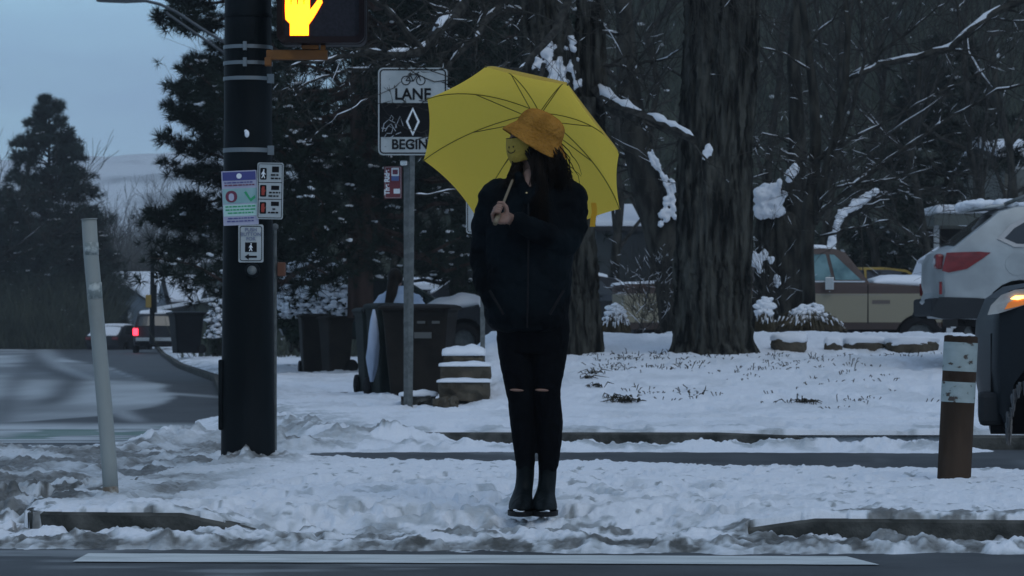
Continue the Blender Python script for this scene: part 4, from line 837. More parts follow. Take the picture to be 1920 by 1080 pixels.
# --- white flexible delineator
dm = mat("weathered_white_plastic", (.27, .29, .275), .6, (.17, .17, .15), 5, (1, 1, .5), lo=.5, hi=.75, bump=.2, bscale=20)
dd = 14.95; t = thing('delineator_post', 'leaning scuffed white delineator post at the left end of the island', 'delineator', P(209, 934, dd))
pts = [P(209, 940, dd), P(204, 860, dd), P(196, 760, dd), P(187, 660, dd), P(178, 560, dd), P(171, 480, dd), P(167, 410, dd)]
MB().tube(pts, [.036, .036, .036, .0355, .035, .035, .035], 20).build('tube', dm, t, smooth=True)
g = MB(); a, b = pts[-1], pts[-2]; ax = (a - b).normalized(); g.tube([a - ax * .004, a + ax * .0005], [.0385, .0385], 20); g.build('cap_rim', dm, t)
for q0, q1 in (((170.2, 455), (171.5, 478)), ((176.5, 530), (178, 560))):
    MB().tube([P(*q0, dd - .0015), P(*q1, dd - .0015)], .0352, 20).build('tape_remnant', mat("worn_reflector", (.20, .23, .22), .5, (.42, .45, .43), 30, lo=.45, hi=.6), t, smooth=True)
MB().tube([P(209.5, 940, dd - .001), P(206.5, 912, dd - .001)], [.0375, .037], 20).build('mud_base', mat("rusty_base", (.13, .10, .07), .8, (.34, .33, .30), 18), t, smooth=True)
# --- rusty bollard
db = 16.75; t = thing('bollard', 'rusty steel bollard with two peeling white bands at the right', 'bollard', P(1789, 905, db))
rb = 31.5 * db / FPX; lo_, hi_ = P(1788, 912, db), P(1802, 632, db)
rust = mat("rusty_steel", (.035, .024, .017), .85, (.062, .042, .030), 5, (1, 1, .35), bump=.4, bscale=30)
g = MB(); g.tube([lo_, hi_], rb, 40, False); g.build('pipe', rust, t, smooth=True)
ax = (hi_ - lo_).normalized(); g = MB(); g.tube([hi_ - ax * .002, hi_ + ax * .004, hi_ + ax * .008], [rb, rb * .96, rb * .8], 40); g.build('cap', rust, t)
g = MB(); 
for k in range(26): a_ = rg.uniform(0, 6.28); q = hi_ + Vector((math.cos(a_) * rb * rg.uniform(0, .8), math.sin(a_) * rb * .8, .008)); g.ell(q, (.02, .02, .006))
g.build('snow', M['snowcap'], t, smooth=True)
peel = bpy.data.materials.new("peeling_white_band"); peel.use_nodes = True; n = peel.node_tree; b_ = n.nodes["Principled BSDF"]; b_.inputs["Roughness"].default_value = .55
tc = n.nodes.new("ShaderNodeTexCoord"); mp = n.nodes.new("ShaderNodeMapping"); mp.inputs["Scale"].default_value = (1, 1, 1.7); L(n, tc.outputs["Object"], mp.inputs[0]); nz = n.nodes.new("ShaderNodeTexNoise"); nz.inputs["Scale"].default_value = 16; nz.inputs["Detail"].default_value = 7; L(n, mp.outputs[0], nz.inputs["Vector"])
rp = n.nodes.new("ShaderNodeValToRGB"); rp.color_ramp.elements[0].position = .36; rp.color_ramp.elements[0].color = (.05, .034, .025, 1); rp.color_ramp.elements[1].position = .40; rp.color_ramp.elements[1].color = (.26, .31, .30, 1); e = rp.color_ramp.elements.new(.7); e.color = (.32, .37, .37, 1); e = rp.color_ramp.elements.new(.78); e.color = (.07, .05, .04, 1)
L(n, nz.outputs[0], rp.inputs[0]); L(n, rp.outputs[0], b_.inputs["Base Color"])
for y0, y1 in ((642, 696), (716, 754)):
    f0 = (912 - y0) / 280; f1 = (912 - y1) / 280; MB().tube([lo_.lerp(hi_, f0), lo_.lerp(hi_, f1)], rb + .0015, 40, False).build('white_band', peel, t, smooth=True)
# ================================================================ bins
def bin_(label, px, py, d, hpx, wpx, rz, m_body, group, gz_=None, wheels=True, deep=None):
    s_ = d / FPX; H = hpx * s_; Wd = wpx * s_; D = deep or Wd * 1.05; b = P(px, py, d)
    root = thing('wheeled_bin', label, 'bin', b, rz, group)
    g = MB(); rr = []
    for z_, k in ((0, .76), (.04, .78), (.45, .88), (.86, .97), (.90, 1.0), (.935, 1.0)):
        w2, d2 = Wd / 2 * k * .93, D / 2 * k * .93; rr.append([Vector((a, b_, z_ * H)) for a, b_ in rrect(2 * w2, 2 * d2, .05, 4)])
    g.rings(rr); g.build('body', m_body, root, world=False, fix=True, smooth=False)
    g = MB(); w2, d2 = Wd * .5, D * .5
    rr = [[Vector((a * k, b_ * k + (.02 if i > 1 else 0), z_ * H)) for a, b_ in rrect(2 * w2, 2 * d2 + .06, .06, 4)] for i, (z_, k) in enumerate(((.935, 1.0), (.955, 1.02), (.975, 1.0), (.995, .85), (1.0, .5)))]
    g.rings(rr); g.build('lid', m_body, root, world=False, fix=True, smooth=False)
    g = MB(); g.tube([(-w2 * .85, d2 + .03, .9 * H), (-w2 * .85, d2 + .09, .93 * H), (w2 * .85, d2 + .09, .93 * H), (w2 * .85, d2 + .03, .9 * H)], .016, 8); g.build('handle', M['black'], root, world=False)
    if wheels:
        for sx in (-1, 1):
            g = MB(); g.lathe([(0, -.03), (.09, -.03), (.12, -.02), (.125, 0), (.12, .02), (.09, .03), (0, .03)], (sx * (w2 * .80), d2 * .80, .11), 20, Matrix.Rotation(R(90), 3, 'Y'), False); g.build('wheel', M['rubber'], root, world=False, smooth=True)
    return root, H, Wd, D
brown = mat("brown_bin_plastic", (.012, .0105, .009), .6, (.020, .017, .014), 4, bump=.15, bscale=30); dkgrn = mat("dark_green_bin_plastic", (.007, .011, .010), .6, (.012, .017, .015), 4, bump=.15, bscale=30); blk = mat("black_bin_plastic", (.004, .005, .007), .5, (.007, .009, .011), 4)
faded = mat("faded_stamp", (.075, .075, .07), .6)
gB = 'wheeled bins put out along the pavement'
bt, H, Wd, D = bin_('large brown wheeled bin directly behind the sign post, nearest the stone steps', 788, 742, 37.2, 172, 135, R(-8), brown, gB)
ca, sa = math.cos(R(-8)), math.sin(R(-8))
for k, (a, b_) in enumerate(((-.28, .15), (-.12, .2), (.05, .18))): MB().box((a + .2, -D / 2 * .955 - .0, H * .80), (.09, .012, .03)).build('stamp', faded, bt, world=False)
MB().box((.1, -D / 2 * .95, H * .66), (.20, .012, .07)).build('stamp', faded, bt, world=False)
bt, H, Wd, D = bin_('tall dark bin squeezed between the brown bin and the pale hanging bag', 726, 744, 38.2, 176, 66, R(20), dkgrn, gB, deep=.6)
bt, H, Wd, D = bin_('dark green wheeled bin at the left of the bin cluster, behind the pale hanging bag', 708, 738, 39.6, 162, 80, R(14), dkgrn, gB, deep=.62)
bin_('brown wheeled bin at the left of the far pair', 590, 700, 59.5, 112, 62, R(10), brown, gB)
bin_('brown wheeled bin with a wheel showing, at the right of the far pair', 630, 698, 58.4, 106, 54, R(-62), brown, gB)
bin_('lone black wheeled bin on the far verge left of the signal pole', 349, 662, 86, 78, 58, R(-70), blk, gB)
MB_ = MB(); q = Vector((P(597, 620, 58.9))); 
# pale bag hanging out of the bins
bagm = mat("pale_blue_plastic_film", (.30, .36, .47), .5, (.42, .48, .60), 6, (1, 1, .4), bump=.6, bscale=12)
g = MB(); db2 = 37.6; rings_ = []
for py, x0, x1 in ((580, 699, 703), (600, 695, 707), (625, 691, 710), (650, 689, 710), (670, 686, 709), (684, 688, 708), (698, 690, 704), (716, 694, 700)):
    c = P((x0 + x1) / 2, py, db2); r_ = (x1 - x0) / 2 * db2 / FPX; rings_.append([c + Vector((r_ * math.cos(a) * (1 + .22 * math.sin(5 * a + py * .03) + .12 * math.sin(3 * a + py)), r_ * .6 * math.sin(a), 0)) for a in np.linspace(0, 2 * math.pi, 18, endpoint=False)])
g.rings(rings_); o = g.build('plastic_bag', bagm, None, smooth=True, fix=True); tag(o, 'pale blue plastic bag hanging down the side of the bin cluster', 'plastic bag')
# ================================================================ stone steps, bench slab, boulders
stone = mat("weathered_sandstone", (.05, .043, .033), .9, (.115, .098, .074), 4, bump=.7, bscale=18, lo=.3, hi=.7)
def block(name, label, x0, x1, y0, y1, d, dep, m=stone, group=None, snow=.05, cat='stone block', over=.02):
    a, b = P(x0, y1, d), P(x1, y0, d); cx, cz_ = (a.x + b.x) / 2, (a.z + b.z) / 2; root = thing(name, label, cat, (cx, d + dep / 2, a.z), group=group)
    n_ = 8; g = MB(); w2, h2 = (b.x - a.x) / 2, (b.z - a.z) / 2; rgl = np.random.default_rng(int(x0 * 7 + y0)); rr = []
    for i in range(9):
        t_ = i / 8; xx = cx - w2 + 2 * w2 * t_; k = 1 - .04 * (abs(t_ - .5) * 2) ** 6
        rr.append([Vector((xx + rgl.normal(0, .006), d + dep / 2 + p * dep / 2 * k + rgl.normal(0, .018), cz_ + q_ * h2 * k + rgl.normal(0, .012))) for p, q_ in ((-1, -1), (-1, -.4), (-1, .3), (-1, 1), (-.3, 1), (.4, 1), (1, 1), (1, 0), (1, -1), (0, -1))])
    g.rings(rr); g.build('stone', m, root, bevel=.012, fix=True)
    if snow:
        g = MB(); rr = []
        for i in range(13):
            t_ = i / 12; e = max(.02, math.sin(math.pi * t_)) ** .14; xx = cx - (w2 + over) + 2 * (w2 + over) * t_; th = snow * e * (1 + .10 * math.sin(7 * t_ + x0) + .08 * math.sin(17 * t_ + x0)); dy = dep / 2 * (.9 + .1 * e) + over * e
            rr.append([Vector((xx, d + dep / 2 + p * dy, b.z - .006 + q_ * th)) for p, q_ in ((-1, 0), (-1.0, .35), (-.93, .8), (-.6, 1), (0, 1.08), (.6, 1), (1, .8), (1, 0))])
        g.rings(rr); o = g.build('snow', M['snowcap'], root, smooth=True, fix=True)
    return root
gS = 'stone blocks of the steps'
block('stone_block', 'topmost stone step with a thick cushion of snow, beside the brown bin', 832, 906, 666, 690, 33.2, 1.2, group=gS, snow=.10)
block('stone_block', 'second stone step from the top with a thin snow edge', 826, 918, 686, 716, 32.4, .8, group=gS, snow=.045)
block('stone_block', 'third stone step from the top, dark and damp with a snow lip', 822, 918, 716, 752, 31.8, .9, group=gS, snow=.035)
block('stone_block', 'lowest stone at the bottom left of the steps, resting on bare ground', 812, 858, 748, 776, 31.3, .5, group=gS, snow=0)
block('stone_slab', 'low dark slab with an even layer of snow, crossed by the sign post', 751, 816, 742, 758, 32.6, .4, m=M['asphalt_dark'], cat='slab', snow=.055)
gR = 'boulders in a row on top of the snow bank'
def boulder(label, px0, px1, py0, py1, d, seed, snow=.06):
    rgl = np.random.default_rng(seed); a, b = P(px0, py1, d), P(px1, py0, d); c = (a + b) / 2; w2, h2 = (b.x - a.x) / 2, (b.z - a.z) / 2
    root = thing('boulder', label, 'boulder', (c.x, d, a.z), group=gR)
    for nm, m_, kx, oz, kz in (('rock', stone, 1.0, 0, 1.0), ('snow', M['snowcap'], 1.03, h2 * .42 + snow * .5, .62)):
        g = MB(); g.ell((0, 0, 0), (1, 1, 1), nu=28, nv=16); V = g.v[0]; pw = np.sign(V) * np.abs(V) ** .62; 
        nzv = (fbm(V[:, 0] * 2 + seed, V[:, 2] * 2 + V[:, 1] * 1.7 + 5, 3, seed) - .5)[:, None]; pw = pw * (1 + .35 * nzv)
        g.v = [pw * np.array([w2 * kx, w2 * .7 * kx, h2 * kz]) + np.array([c.x, d, c.z + oz])]; g.build(nm, m_, root, smooth=(nm == 'snow'))
boulder('dark rounded boulder with a flat snow cap, leftmost in the row beside the thick trunk', 1444, 1514, 628, 664, 39.6, 1)
boulder('small pointed stone nearly buried in snow, second from the left in the boulder row', 1546, 1580, 634, 666, 39.8, 2, .03)
boulder('low stone wholly heaped with snow, third from the left in the boulder row', 1582, 1660, 636, 672, 40.0, 3, .09)
boulder('blocky boulder with dark corners and a snow face, rightmost in the boulder row', 1664, 1756, 636, 670, 39.8, 4, .07)
# ================================================================ vehicles
def arch(xc, r, zb, n=12):
    a0 = math.asin(max(-1, min(1, (zb - .34) / r))); return [(xc + r * math.cos(math.pi - a0 - (math.pi - 2 * a0) * k / n), .34 + r * math.sin(a0 + (math.pi - 2 * a0) * k / n)) for k in range(n + 1)]
def fac(x, z, S):
    L_, W_ = S['L'], S['W']; f = 1 - S.get('tap', .10) * abs((x - L_ / 2) / (L_ / 2)) ** 5
    if z > S['belt']: f *= 1 - S.get('tum', .32) * (z - S['belt'])
    else: f *= 1 - S.get('bul', .10) * ((z - S['belt'] + .12) / S['belt']) ** 2
    return f * W_ / 2
def vehicle(name, label, cat, loc, rz, S, group=None, sc_=1.0):
    root = thing(name, label, cat, loc, rz, group); 
    if sc_ != 1: root.scale = (sc_,) * 3
    L_, W_ = S['L'], S['W']; bm = bmesh.new(); vs = [bm.verts.new((x, -1, z)) for x, z in S['out']]; f = bm.faces.new(vs)
    r_ = bmesh.ops.extrude_face_region(bm, geom=[f]); bmesh.ops.translate(bm, verts=[v for v in r_['geom'] if isinstance(v, bmesh.types.BMVert)], vec=(0, 2, 0))
    for x in np.arange(.15, L_, .22): bmesh.ops.bisect_plane(bm, geom=bm.verts[:] + bm.edges[:] + bm.faces[:], plane_co=(x, 0, 0), plane_no=(1, 0, 0))
    for z in [S['belt'] - .35, S['belt'] - .18, S['belt'], S['belt'] + .18, S['belt'] + .34]: bmesh.ops.bisect_plane(bm, geom=bm.verts[:] + bm.edges[:] + bm.faces[:], plane_co=(0, 0, z), plane_no=(0, 0, 1))
    for y in (-.86, -.45, 0, .45, .86): bmesh.ops.bisect_plane(bm, geom=bm.verts[:] + bm.edges[:] + bm.faces[:], plane_co=(0, y, 0), plane_no=(0, 1, 0))
    for v in bm.verts:
        yy = v.co.y; crown = (1 - yy * yy); v.co.y = yy * fac(v.co.x, v.co.z, S)
        if v.co.z > S['belt'] - .05: v.co.z += .035 * (crown - 1) * S.get('crown', 1)
        e = abs(v.co.x - L_ / 2) / (L_ / 2); 
        if e > .9: v.co.x += (L_ / 2 - v.co.x) * .06 * (1 - crown) * (e - .9) * 10
    bmesh.ops.recalc_face_normals(bm, faces=bm.faces); bmesh.ops.triangulate(bm, faces=[q for q in bm.faces if len(q.verts) > 4])
    me = bpy.data.meshes.new('body'); bm.to_mesh(me); bm.free(); me.materials.append(S['paint']); me.polygons.foreach_set('use_smooth', [True] * len(me.polygons))
    o = bpy.data.objects.new('body', me); C.objects.link(o); o.parent = root; bv = o.modifiers.new('b', 'BEVEL'); bv.width = S.get('bev', .035); bv.segments = 3; bv.limit_method = 'ANGLE'; bv.angle_limit = R(38); e = o.modifiers.new('e', 'EDGE_SPLIT'); e.split_angle = R(36)
    body = o
    g = MB(); g.box((L_ / 2, 0, .52), (L_ * .86, W_ * .66, .55)); [g.box((min(max(xw, .62), L_ - .62), 0, .57), (1.16, W_ * .70, .60)) for xw in S['wheels']]; g.build('underbody', M['black'], root, world=False)
    def side(nm, poly, m_, off=.006, both=True, par=None):
        for sy in ((-1, 1) if both else (-1,)):
            g = MB(); k = len(poly); cx = sum(p[0] for p in poly) / k; cz_ = sum(p[1] for p in poly) / k
            ring1 = poly; V = [(cx, sy * (fac(cx, cz_, S) + off), cz_)] + [(x, sy * (fac(x, z, S) + off), z) for x, z in ring1]
            mid = [((x + cx) / 2, sy * (fac((x + cx) / 2, (z + cz_) / 2, S) + off), (z + cz_) / 2) for x, z in ring1]
            V += mid; F = [(0, 1 + k + i, 1 + k + (i + 1) % k) for i in range(k)] + [(1 + i, 1 + (i + 1) % k, 1 + k + (i + 1) % k, 1 + k + i) for i in range(k)]
            V2 = [(a, b - sy * (off + .004), c) for a, b, c in V]; n1_ = len(V); g.add(V + V2, F + [tuple(i + n1_ for i in f_[::-1]) for f_ in F] + [(1 + i, 1 + i + n1_, 1 + (i + 1) % k + n1_, 1 + (i + 1) % k) for i in range(k)])
            g.build(nm, m_, par or root, world=False, fix=True)
    def across(nm, p0, p1, m_, k=.88, off=.006, w0=None):
        (x0, z0), (x1, z1) = p0, p1; nn = Vector((-(z1 - z0), 0, x1 - x0)).normalized(); nn = nn if nn.z > 0 else -nn; n_ = 8; g = MB(); V = np.zeros((2, n_ + 1, 3))
        for i in range(n_ + 1):
            t_ = -1 + 2 * i / n_
            for j, (x, z) in enumerate((p0, p1)):
                V[j, i] = (x + nn.x * off, t_ * k * fac(x, z, S), z + nn.z * off - .035 * t_ * t_ * k * k * S.get('crown', 1))
        g.grid(V); return g.build(nm, m_, root, world=False)
    for xc in S['wheels']:
        for sy in (-1, 1):
            y_ = sy * (W_ / 2 - .13); rt_ = Matrix.Rotation(R(90) * sy, 3, 'X'); g = MB(); rw = S.get('rw', .34)
            g.lathe([(rw * .62, -.10), (rw * .9, -.11), (rw, -.08), (rw, .08), (rw * .9, .11), (rw * .62, .10)], (xc, y_, rw), 36, rt_); tyre = g.build('wheel', M['rubber'], root, world=False, smooth=True)
            g = MB(); g.lathe([(rw * .64, .02), (rw * .64, .09), (rw * .60, .095), (rw * .57, .05), (.0, .045)], (xc, y_, rw), 30, rt_)
            for k in range(S.get('spokes', 6)):
                a = 2 * math.pi * k / S.get('spokes', 6); q = Matrix.Rotation(a, 3, 'Y'); g.box(Vector((xc, y_ + sy * .0 - 0, rw)) + rt_ @ Vector((math.cos(a) * rw * .34, math.sin(a) * rw * .34, .07)), (rw * .55, .02, .05), Matrix.Rotation(-a * 1.0 * sy, 3, 'Y') if False else rt_ @ Matrix.Rotation(a, 3, 'Z'))
            g.build('rim', S.get('rim', M['steel']), tyre, world=False)
    def snowcap(path, t_, k=.95, jag=.3):
        g = MB(); rr = []; n_ = len(path)
        P_ = []
        for i in range(n_ - 1):
            for q in range(5): P_.append((path[i][0] + (path[i + 1][0] - path[i][0]) * q / 5, path[i][1] + (path[i + 1][1] - path[i][1]) * q / 5))
        P_.append(path[-1]); N = len(P_)
        for i, (x, z) in enumerate(P_):
            e = max(.05, math.sin(math.pi * i / (N - 1))) ** .3; wv = k * fac(x, z, S); th = t_ * e * (1 + jag * (float(fbm(np.array([x * 3.0]), np.array([z]), 3, 4)[0]) - .5) * 2); dz = lambda y_: -.035 * (y_ / wv) ** 2 * S.get('crown', 1)
            rr.append([Vector((x, y_ * wv, z + dz(y_ * wv) + q_ * th - .01)) for y_, q_ in ((-1, 0), (-1.0, .4), (-.97, .8), (-.9, 1), (-.5, 1.1), (0, 1.15), (.5, 1.1), (.9, 1), (.97, .8), (1, .4), (1, 0))])
        g.rings(rr); g.build('snow', M['snowcap'], root, world=False, smooth=True, fix=True)
    return root, side, across, snowcap, body
def paint(name, c, rough=.35, **k): 
    m = mat(name, c, rough, tuple(min(1, x * .78) for x in c), 2.5, bump=.05, bscale=60, **k); return m
# two tone pickup
pk = bpy.data.materials.new("two_tone_tan_and_brown"); pk.use_nodes = True; n = pk.node_tree; b_ = n.nodes["Principled BSDF"]; b_.inputs["Roughness"].default_value = .5
tc = n.nodes.new("ShaderNodeTexCoord"); sx_ = n.nodes.new("ShaderNodeSeparateXYZ"); L(n, tc.outputs["Object"], sx_.inputs[0]); rp = n.nodes.new("ShaderNodeValToRGB"); rp.color_ramp.interpolation = 'CONSTANT'
mr = n.nodes.new("ShaderNodeMath"); mr.operation = 'DIVIDE'; mr.inputs[1].default_value = 2.0; L(n, sx_.outputs["Z"], mr.inputs[0]); L(n, mr.outputs[0], rp.inputs[0])
E_ = rp.color_ramp.elements; E_[0].position = 0; E_[0].color = (.035, .02, .015, 1); E_[1].position = .305; E_[1].color = (.215, .19, .13, 1)
for p_, c_ in ((.54, (.05, .028, .022, 1)), (.60, (.055, .031, .024, 1))): q = E_.new(p_); q.color = c_
L(n, rp.outputs[0], b_.inputs["Base Color"])
zb = .48
S = dict(L=5.5, W=2.0, belt=1.22, tum=.22, tap=.03, bul=.05, wheels=(1.25, 5.0), rw=.37, paint=pk, crown=.5, bev=.03, rim=M['steel'],
    out=[(0, .62), (.05, .5)] + arch(1.25, .46, .5) + arch(5.0, .42, .5) + [(5.46, .52), (5.49, .62), (5.5, .95), (5.49, 1.12), (5.42, 1.19), (4.17, 1.28), (3.78, 1.78), (3.6, 1.84), (2.5, 1.84), (2.40, 1.78), (2.35, 1.28), (.03, 1.26), (0, 1.15)])
dK_ = 53.5; sK = dK_ / FPX
root, side, across, snowcap, body = vehicle('pickup_truck', 'old two tone tan and brown pickup parked behind the snow bank', 'pickup truck', P(1148, 0, dK_) * 1 - Vector((0, 0, P(0, 0, dK_).z - .30)), 0, S)
cab_glass = mat("cyan_tinted_glass", (.06, .13, .14), .2, (.14, .25, .26), 3, spec=.6)
side('side_window', [(2.55, 1.30), (3.55, 1.30), (3.55, 1.34), (3.46, 1.73), (2.57, 1.73)], cab_glass); side('vent_window', [(3.61, 1.31), (4.03, 1.31), (3.60, 1.72), (3.52, 1.73)], cab_glass)
side('door_trim', [(2.51, 1.27), (4.09, 1.27), (4.09, 1.295), (2.51, 1.295)], M['chrome'], .009); side('door_gap', [(4.13, .6), (4.15, .6), (4.15, 1.24), (4.13, 1.24)], M['black'], .004); side('door_gap', [(2.48, .6), (2.50, .6), (2.50, 1.24), (2.48, 1.24)], M['black'], .004)
side('side_badge', [(4.21, .92), (4.5, .92), (4.5, .98), (4.21, .98)], mat("worn_badge", (.09, .07, .06), .4), .009); side('body_trim', [(.06, 1.055), (5.4, 1.055), (5.4, 1.08), (.06, 1.08)], mat("trim_strip", (.2, .18, .15), .4), .004)
across('windshield', (4.15, 1.31), (3.80, 1.76), cab_glass, .9); across('rear_window', (2.38, 1.34), (2.41, 1.72), M['glass'], .8)
g = MB(); g.box((3.50, -1.12, 1.25), (.14, .05, .20)); g.tube([(3.58, -.98, 1.35), (3.5, -1.12, 1.38)], .012, 6); g.tube([(3.58, -.98, 1.12), (3.5, -1.12, 1.12)], .012, 6); g.build('mirror', M['chrome'], root, world=False, bevel=.02)
snowcap([(4.24, 1.275), (4.6, 1.26), (5.1, 1.235), (5.45, 1.18)], .15, .95); snowcap([(2.45, 1.83), (3.0, 1.84), (3.64, 1.835)], .08, .96); snowcap([(.0, 1.255), (.6, 1.26), (1.3, 1.265), (2.33, 1.275)], .05, .99)
g = MB(); 
for sy in (-1, 1): g.box((5.48, sy * .72, .92), (.05, .26, .2))
g.build('headlight', M['chrome'], root, world=False, bevel=.01); MB().box((5.54, 0, .6), (.10, 1.9, .16)).build('front_bumper', M['chrome'], root, world=False, bevel=.02); MB().box((-.06, 0, .6), (.12, 1.9, .16)).build('rear_bumper', M['chrome'], root, world=False, bevel=.02)
# silver wagon
silver = paint("silver_paint", (.36, .385, .39), .4, metal=.25)
clad = mat("grey_plastic_cladding", (.03, .033, .036), .7)
S = dict(L=4.82, W=1.84, belt=1.08, tum=.34, tap=.09, bul=.12, wheels=(1.0, 3.75), rw=.34, paint=silver, spokes=5,
    out=[(.06, .62), (.0, .52), (.12, .34)] + arch(1.0, .42, .32) + arch(3.75, .42, .32) + [(4.7, .32), (4.82, .5), (4.8, .78), (4.55, .92), (3.7, 1.07), (2.95, 1.5), (2.3, 1.62), (1.4, 1.64), (.95, 1.60), (.78, 1.55), (.26, 1.14), (.10, 1.07), (.04, .95), (.03, .72)])
dv = 35.5
root, side, across, snowcap, body = vehicle('silver_wagon', 'silver station wagon with snow on its tailgate spoiler, parked at the right edge', 'car', P(1744, 0, dv) - Vector((0, 0, P(0, 0, dv).z - .585)) + Vector((0, .85, 0)), R(0), S)
side('side_window', [(.82, 1.22), (.95, 1.16), (1.35, 1.13), (1.42, 1.46), (1.3, 1.48), (1.12, 1.44), (.93, 1.33)], M['glass']); side('side_window', [(1.42, 1.12), (2.15, 1.11), (2.15, 1.5), (1.48, 1.48)], M['glass']); side('side_window', [(2.2, 1.11), (3.3, 1.1), (2.85, 1.44), (2.6, 1.5), (2.2, 1.5)], M['glass'])
side('window_trim', [(.74, 1.21), (.92, 1.12), (3.4, 1.08), (2.9, 1.48), (2.6, 1.54), (1.3, 1.52), (1.08, 1.48), (.88, 1.36)], mat('window_trim', (.30, .31, .32), .4, metal=.5), .003)
tl = mat("red_tail_lens", (.13, .008, .010), .25, (.19, .012, .014), 12); tlw = mat("clear_lens", (.42, .42, .43), .25)
side('tail_light', [(.13, .86), (.20, .84), (.40, .88), (.58, 1.0), (.66, 1.06), (.52, 1.07), (.18, 1.06)], tl, .012)
g = MB(); g.box((.115, -.70, .965), (.09, .20, .17)); g.build('tail_light', tl, root, world=False, bevel=.03); g = MB(); g.box((.095, -.68, .965), (.09, .11, .07)); g.build('reversing_light', tlw, root, world=False, bevel=.02)
side('rear_bumper', [(.0, .36), (.14, .33), (.60, .33), (.62, .55), (.5, .56), (.10, .57)], clad, .012); g = MB(); g.box((.07, 0, .46), (.10, 1.62, .2)); g.build('rear_bumper', clad, root, world=False, bevel=.03)
side('reflector', [(.10, .60), (.13, .60), (.13, .74), (.10, .74)], tl, .014); side('fuel_door', [(.95 + .13 * math.cos(a), .93 + .12 * math.sin(a)) for a in np.linspace(0, 2 * math.pi, 16, endpoint=False)], silver, .006)
side('sill', [(1.45, .33), (3.3, .33), (3.3, .42), (1.45, .42)], clad, .012)
across('rear_window', (.28, 1.16), (.72, 1.50), M['glass'], .84)
g = MB(); g.box((.70, 0, 1.575), (.36, 1.24, .035), Matrix.Rotation(R(-6), 3, 'Y')); g.build('spoiler', silver, root, world=False, bevel=.012)
g = MB()
for k in range(60): g.ell((.72 + rng.uniform(-.2, .25), rng.uniform(-.58, .58), 1.61), (rng.uniform(.06, .12), rng.uniform(.08, .14), rng.uniform(.03, .065)), nu=10, nv=6)
g.build('snow', M['snowcap'], root, world=False, smooth=True); snowcap([(1.0, 1.61), (1.6, 1.635), (2.4, 1.61)], .05, .8)
for sy in (-1, 1): g = MB(); g.tube([(.85, sy * .66, 1.60), (1.1, sy * .66, 1.70), (2.3, sy * .64, 1.70), (2.6, sy * .62, 1.60)], .022, 8); g.build('roof_rail', M['steel'], root, world=False, smooth=True)
# dark crossover passing close at the right edge
dkb = paint("dark_blue_grey_paint", (.006, .010, .014), .45, spec=.25)
up = lambda pts_: [(x_, z_ if z_ < .5 else .5 + (z_ - .5) * 1.24) for x_, z_ in pts_]
S = dict(L=4.6, W=1.84, belt=1.14, tum=.34, tap=.18, bul=.10, wheels=(.98, 3.92), rw=.375, paint=dkb, spokes=5,
    out=[(.05, .6), (.0, .5), (.12, .30)] + arch(.98, .46, .3) + arch(3.92, .50, .3) + up([(4.42, .26), (4.55, .40), (4.6, .62), (4.585, .86), (4.53, .97), (4.42, 1.03), (4.1, 1.075), (3.45, 1.15), (2.75, 1.6), (2.2, 1.70), (1.2, 1.70), (.5, 1.6), (.12, 1.1), (.03, .9)]))
dq = 18.9; root, side, across, snowcap, body = vehicle('dark_crossover', 'dark blue grey car with a lit amber turn signal right of the bollard', 'car', P(1826, 0, dq) - Vector((0, 0, P(0, 0, dq).z + .10)) + Vector((4.69, .32, 0)), R(180 - 8), S)
hl = mat("headlight_lens", (.32, .30, .28), .15, (.45, .43, .40), 9, spec=.8); am = mat("amber_lit_lens", (.8, .25, .04), .3, emit=(1, .22, .03), es=.16); am2 = mat("amber_bulb", (1, .5, .1), .3, emit=(1, .50, .12), es=4)
side('headlight', [(4.52, .98), (4.50, 1.037), (4.44, 1.097), (4.36, 1.128), (4.2, 1.147), (4.0, 1.16), (3.95, 1.12), (4.1, 1.097), (4.25, 1.056), (4.38, 1.012), (4.46, .987)], hl, .012)
side('turn_signal', [(4.42, 1.012), (4.40, 1.05), (4.30, 1.10), (4.1, 1.125), (4.08, 1.11), (4.2, 1.075), (4.34, 1.03)], am, .018); side('turn_bulb', [(4.385, 1.075), (4.36, 1.092), (4.31, 1.095), (4.30, 1.08), (4.345, 1.068)], am2, .024)
side('arch_trim', [(3.62 + r_ * math.cos(a), .34 + r_ * math.sin(a)) for r_, rng_ in ((.50, np.linspace(.02, math.pi - .02, 16)), (.445, np.linspace(math.pi - .02, .02, 16))) for a in rng_], clad, .006) if False else None
side('side_window', [(.55, 1.12), (2.0, 1.1), (2.0, 1.54), (.9, 1.52)], M['glass']); side('side_window', [(2.06, 1.1), (3.25, 1.12), (2.7, 1.52), (2.06, 1.55)], M['glass']); across('windshield', (3.42, 1.18), (2.80, 1.57), M['glass'], .88)
g = MB(); g.box((4.5, 0, .42), (.14, 1.4, .2)); g.build('front_bumper', clad, root, world=False, bevel=.03)
g = MB()
for k in range(34):
    a = rng.uniform(-.15, .6); x = 3.92 + .47 * math.cos(a) + rng.uniform(-.01, .02); z = .34 + .45 * math.sin(a); g.tube([(x, .90 - rng.uniform(0, .12), z), (x + .004, .88, z - rng.uniform(.03, .11))], [.011, .002], 5)
g.build('hanging_slush', mat("dirty_ice", (.07, .075, .08), .4), root, world=False)
